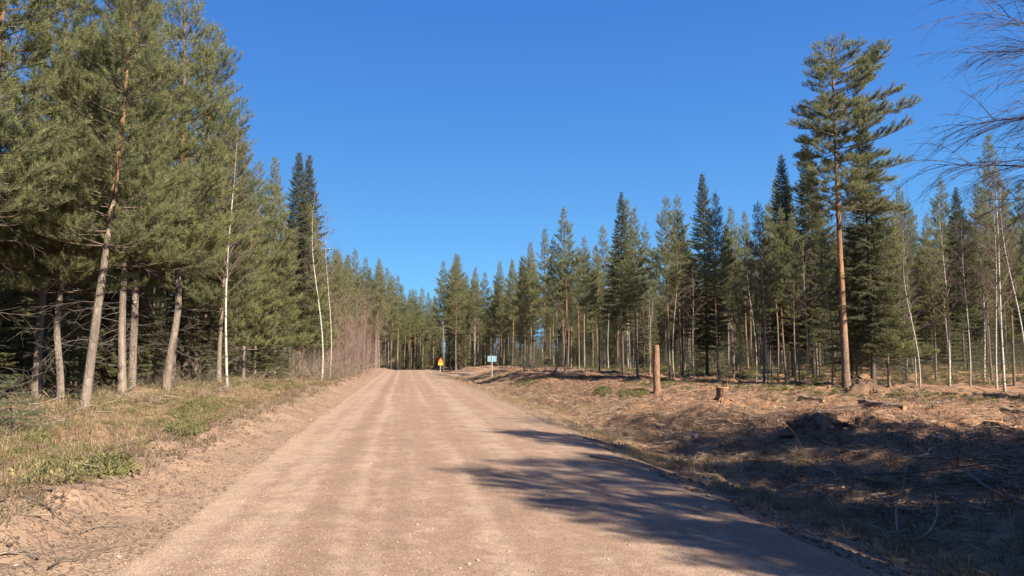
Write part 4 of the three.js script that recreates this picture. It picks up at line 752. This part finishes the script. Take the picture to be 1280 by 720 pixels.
{
  const r = rng(606), near = (x, z) => { const d = -z; return d > 2 && Math.abs(x) < d * 0.7 + 2.5; };
  const put = (s, t) => { const [x, z] = toXZ(s, t); return { x, y: groundY(x, z), z }; };
  const falloff = (s0, s1) => s0 * Math.pow(s1 / s0, Math.pow(r(), 0.75));   // more, the nearer
  const fill = (count, st, mk) => { const out = []; for (let k = 0; k < count * 4 && out.length < count; k++) { const [s, t] = st(); const q = put(s, t + bend(s)); if (!near(q.x, q.z)) continue; const m = mk(s, t); if (m) out.push({ ...q, ry: r() * 6.28, ...m }); } return out; };
  const vary = (c, a) => { const t = 1 + (r() - 0.5) * a; return [c[0] * t * (1 + (r() - 0.5) * 0.12), c[1] * t, c[2] * t * (1 + (r() - 0.5) * 0.15)]; };
  // loose gravel on the road
  const pebble = new THREE.IcosahedronGeometry(1, 1); { const p = pebble.attributes.position, c = []; for (let k = 0; k < p.count; k++) { const x = p.getX(k), y = p.getY(k), z = p.getZ(k), n = 1 + 0.3 * noise(x * 1.5 + 5, y * 1.5 + z * 2); p.setXYZ(k, x * n, y * n * 0.65, z * n * 0.8); c.push(1, 1, 1); } pebble.setAttribute('color', new THREE.Float32BufferAttribute(c, 3)); }
  instances('loose_gravel', pebble, M.stone, fill(40000, () => [falloff(4.2, 40), (r() * 2 - 1) * 3.4], (s, t) => { const w = Math.abs(t), keep = 0.25 + 0.6 * sstep(1.3, 2.2, -t) + 0.3 * sstep(2.2, 3, w) + 0.5 * g1(t, -0.5, 0.2); return r() < keep ? { k: 0.003 + 0.006 * Math.pow(r(), 3) + (r() < 0.004 ? 0.008 : 0), c: vary(r() < 0.6 ? [0.42, 0.30, 0.21] : [0.27, 0.20, 0.155], 0.4), rx: r() * 0.6 } : null; }), 'loose gravel grains strewn over the road', 'gravel');
  // clods along the scraped left berm and the right shoulder
  instances('dirt_clods', pebble, M.soil, fill(24000, () => { const L = r() < 0.72; return [falloff(4.2, 80), L ? -2.9 - r() * 2.9 : 3.0 + r() * 2.0]; }, (s, t) => ({ k: 0.006 + 0.026 * Math.pow(r(), 3) + (r() < 0.04 ? 0.03 * r() : 0), c: vary(t < 0 ? C.dirt : C.dirt2, 0.7), rx: r() })), 'crumbled dirt clods along the road edges', 'dirt');
  { const o = []; for (const [px, py, R, h, n] of [[1082, 494, 1.5, 0.66, 420], [1022, 530, 0.8, 0.25, 160]]) { const p = hit(px, py); for (let k = 0; k < n; k++) { const a = r() * 6.28, f = Math.sqrt(r()), x = p[0] + Math.cos(a) * f * R, z = p[2] + Math.sin(a) * f * R; o.push({ x, y: Math.max(groundY(x, z), p[1] + h * Math.pow(1 - f, 1.25) - 0.04), z, ry: r() * 6, rx: r(), k: 0.02 + 0.05 * Math.pow(r(), 2), c: vary(r() < 0.6 ? [0.22, 0.13, 0.08] : [0.36, 0.23, 0.14], 0.6) }); } } instances('mound_clods', pebble, M.soil, o, 'earth clods and bark crumbs covering the mound and hump', 'dirt'); }
  const dry1 = tuft(1, 12, 0.15, 0.07, 0.005, 1.2), dry2 = tuft(2, 16, 0.09, 0.12, 0.005, 1.5), heath = sprig(3, 7, 0.12, 0.10, 0.018), moss = sprig(4, 12, 0.10, 0.12, 0.026), berry = sprig(6, 8, 0.26, 0.16, 0.035);
  const patch = (s, t) => fbm(s * 0.35 + 30, t * 0.35, 3);
  instances('dry_grass', dry1, M.blade, [
    ...fill(7000, () => [falloff(4.5, 85), -4.9 - Math.pow(r(), 0.8) * 5.5], (s, t) => r() < 0.25 + patch(s, t) * 0.8 + 0.4 * sstep(5.2, 7, -t) ? { k: 0.5 + r() * 0.8, c: vary(r() < 0.55 ? [0.42, 0.32, 0.18] : [0.34, 0.22, 0.14], 0.5) } : null),
    ...fill(3000, () => [falloff(4.5, 75), 3.4 + r() * 3.2], (s, t) => r() < (0.15 + g1(t, 4.3, 0.7) * 0.6) * sstep(-0.35, 0.3, fbm(s * 0.6, t * 0.6 + 70, 2)) ? { k: 0.5 + r() * 0.9, c: vary(r() < 0.6 ? [0.33, 0.23, 0.13] : [0.2, 0.165, 0.08], 0.5) } : null),
    ...fill(900, () => [10 + r() * 60, 6 + r() * 15], (s, t) => noise(s * 0.5, t * 0.5) > 0 ? { k: 0.5 + r() * 0.8, c: vary([0.40, 0.29, 0.16], 0.5) } : null)],
    'dry straw coloured grass along both verges', 'grass');
  instances('matted_grass', dry2, M.blade, [
    ...fill(9000, () => [falloff(4.5, 80), -4.7 - r() * 6], (s, t) => r() < 0.45 + patch(s, t) * 0.6 ? { k: 0.5 + r() * 0.9, c: vary(r() < 0.5 ? [0.40, 0.30, 0.18] : [0.30, 0.20, 0.13], 0.6) } : null),
    ...fill(9000, () => [falloff(6, 75), 5 + r() * 17], (s, t) => ({ k: 0.3 + r() * 0.5, c: vary(r() < 0.6 ? [0.42, 0.225, 0.12] : r() < 0.6 ? [0.20, 0.12, 0.075] : [0.46, 0.33, 0.2], 0.7) }))],
    'low matted dead grass and needles on verge and clearing', 'grass');
  instances('heather', heath, M.blade, [
    ...fill(3600, () => [falloff(5, 80), -4.0 - r() * 5.5], (s, t) => r() < 0.4 ? { k: 0.6 + r() * 0.8, c: vary(r() < 0.6 ? [0.24, 0.165, 0.105] : [0.21, 0.18, 0.085], 0.5) } : null),
    ...fill(5500, () => [8 + r() * 40, 5 + r() * 14], (s, t) => ({ k: 0.5 + r() * 0.7, c: vary([0.19, 0.11, 0.07], 0.5) }))], 'brown heather sprigs on verge and clearing', 'heather');
  instances('green_moss', moss, M.blade, [
    ...fill(4200, () => [falloff(5, 80), -5.0 - r() * 4.6], (s, t) => r() < 0.6 * sstep(0.08, 0.3, patch(s, t)) ? { k: 0.5 + r() * 0.8, c: vary(r() < 0.6 ? [0.17, 0.165, 0.055] : [0.26, 0.22, 0.10], 0.5) } : null),
    ...fill(2500, () => [20 + r() * 40, 6 + r() * 14], (s, t) => r() < sstep(0.1, 0.25, fbm(s * 0.22 - 8, t * 0.3 + 60, 3)) ? { k: 0.6 + r() * 0.9, c: vary([0.17, 0.18, 0.05], 0.5) } : null),
    ...[[66, 592, 46, 14], [130, 585, 30, 10], [45, 550, 14, 6], [255, 510, 26, 10], [225, 520, 20, 6], [345, 482, 30, 7], [235, 537, 24, 8], [790, 493, 18, 4], [755, 490, 10, 5]].flatMap(([cx, cy, w, h]) => { const o = []; for (let k = 0; k < 130; k++) { const a = r() * 6.28, q = Math.pow(r(), 0.6), p = hit(cx + Math.cos(a) * q * w, cy + Math.sin(a) * q * h); o.push({ x: p[0], y: p[1], z: p[2], ry: r() * 6, k: 0.6 + r() * 1.1, c: vary(r() < 0.7 ? [0.17, 0.168, 0.06] : [0.28, 0.23, 0.11], 0.7) }); } return o; })],
    'green moss and lingonberry patches on the verges', 'moss');
  instances('bilberry_scrub', berry, M.blade, [
    ...fill(5200, () => { const s = 24 + r() * 80; return [s, forestEdge(s) - 1.5 + Math.pow(r(), 1.3) * 40]; }, (s, t) => ({ k: 0.7 + r() * 0.9, c: vary(r() < 0.7 ? [0.16, 0.165, 0.06] : [0.25, 0.22, 0.085], 0.6) })),
    ...fill(3600, () => [falloff(8, 90), -8.5 - r() * 24], (s, t) => ({ k: 0.6 + r() * 0.9, c: vary(r() < 0.5 ? [0.16, 0.16, 0.06] : [0.26, 0.19, 0.11], 0.6) }))], 'bilberry scrub covering the forest floor', 'scrub');
  // chips, bark flakes and twigs on the felled clearing
  const chip = new THREE.BoxGeometry(1, 0.16, 0.42); { const c = []; for (let k = 0; k < 24; k++) c.push(1, 1, 1); chip.setAttribute('color', new THREE.Float32BufferAttribute(c, 3)); }
  instances('wood_chips', chip, M.wood, fill(46000, () => [falloff(6, 75), 5.5 + Math.pow(r(), 0.9) * 17], (s, t) => ({ k: 0.018 + 0.10 * Math.pow(r(), 4), rx: (r() - 0.5) * 0.8, rz: (r() - 0.5) * 0.8, c: vary(r() < 0.6 ? [0.42, 0.22, 0.12] : r() < 0.5 ? [0.22, 0.12, 0.075] : [0.54, 0.37, 0.22], 0.6) })), 'bark flakes and wood chips strewn over the clearing', 'litter');
  const stick = new Geo(); stick.tube([[-0.5, 0, 0], [-0.15, 0.03, 0.04], [0.2, 0.01, -0.03], [0.5, 0.04, 0.03]], [0.014, 0.012, 0.01, 0.005], 4, [1, 1, 1]); limb(stick, [0.1, 0.01, 0], norm([0.6, 0.5, 0.6]), 0.3, 0.007, 0, 0.2, rng(9), [1, 1, 1], 3, 2); limb(stick, [-0.1, 0.02, 0.02], norm([0.5, 0.3, -0.7]), 0.25, 0.007, 0, 0.2, rng(8), [1, 1, 1], 3, 2);
  instances('twig_litter', stick.build(), M.twig, [
    ...fill(15000, () => [falloff(6, 75), 4.6 + Math.pow(r(), 0.9) * 18], (s, t) => { const k = 0.2 + 0.7 * r() * r(); return { y: put(s, t).y + 0.01 + 0.05 * r() * r(), k, rz: (r() - 0.5) * 0.5, c: vary(r() < 0.5 ? [0.30, 0.2, 0.13] : r() < 0.5 ? [0.16, 0.11, 0.08] : [0.45, 0.35, 0.25], 0.4) }; }),
    ...fill(2600, () => [falloff(4.5, 60), -3.4 - r() * 5], () => ({ k: 0.12 + 0.4 * r() * r(), rz: (r() - 0.5) * 0.4, c: vary(r() < 0.6 ? [0.17, 0.11, 0.08] : [0.36, 0.27, 0.19], 0.4) })),
    ...fill(2600, () => [falloff(10, 70), -8 - r() * 14], () => ({ k: 0.4 + 0.9 * r(), rz: (r() - 0.5) * 1.2, c: vary([0.24, 0.18, 0.14], 0.5) }))], 'twigs and slash strewn over the clearing and verges', 'litter');
}
renderer.render(scene, camera);
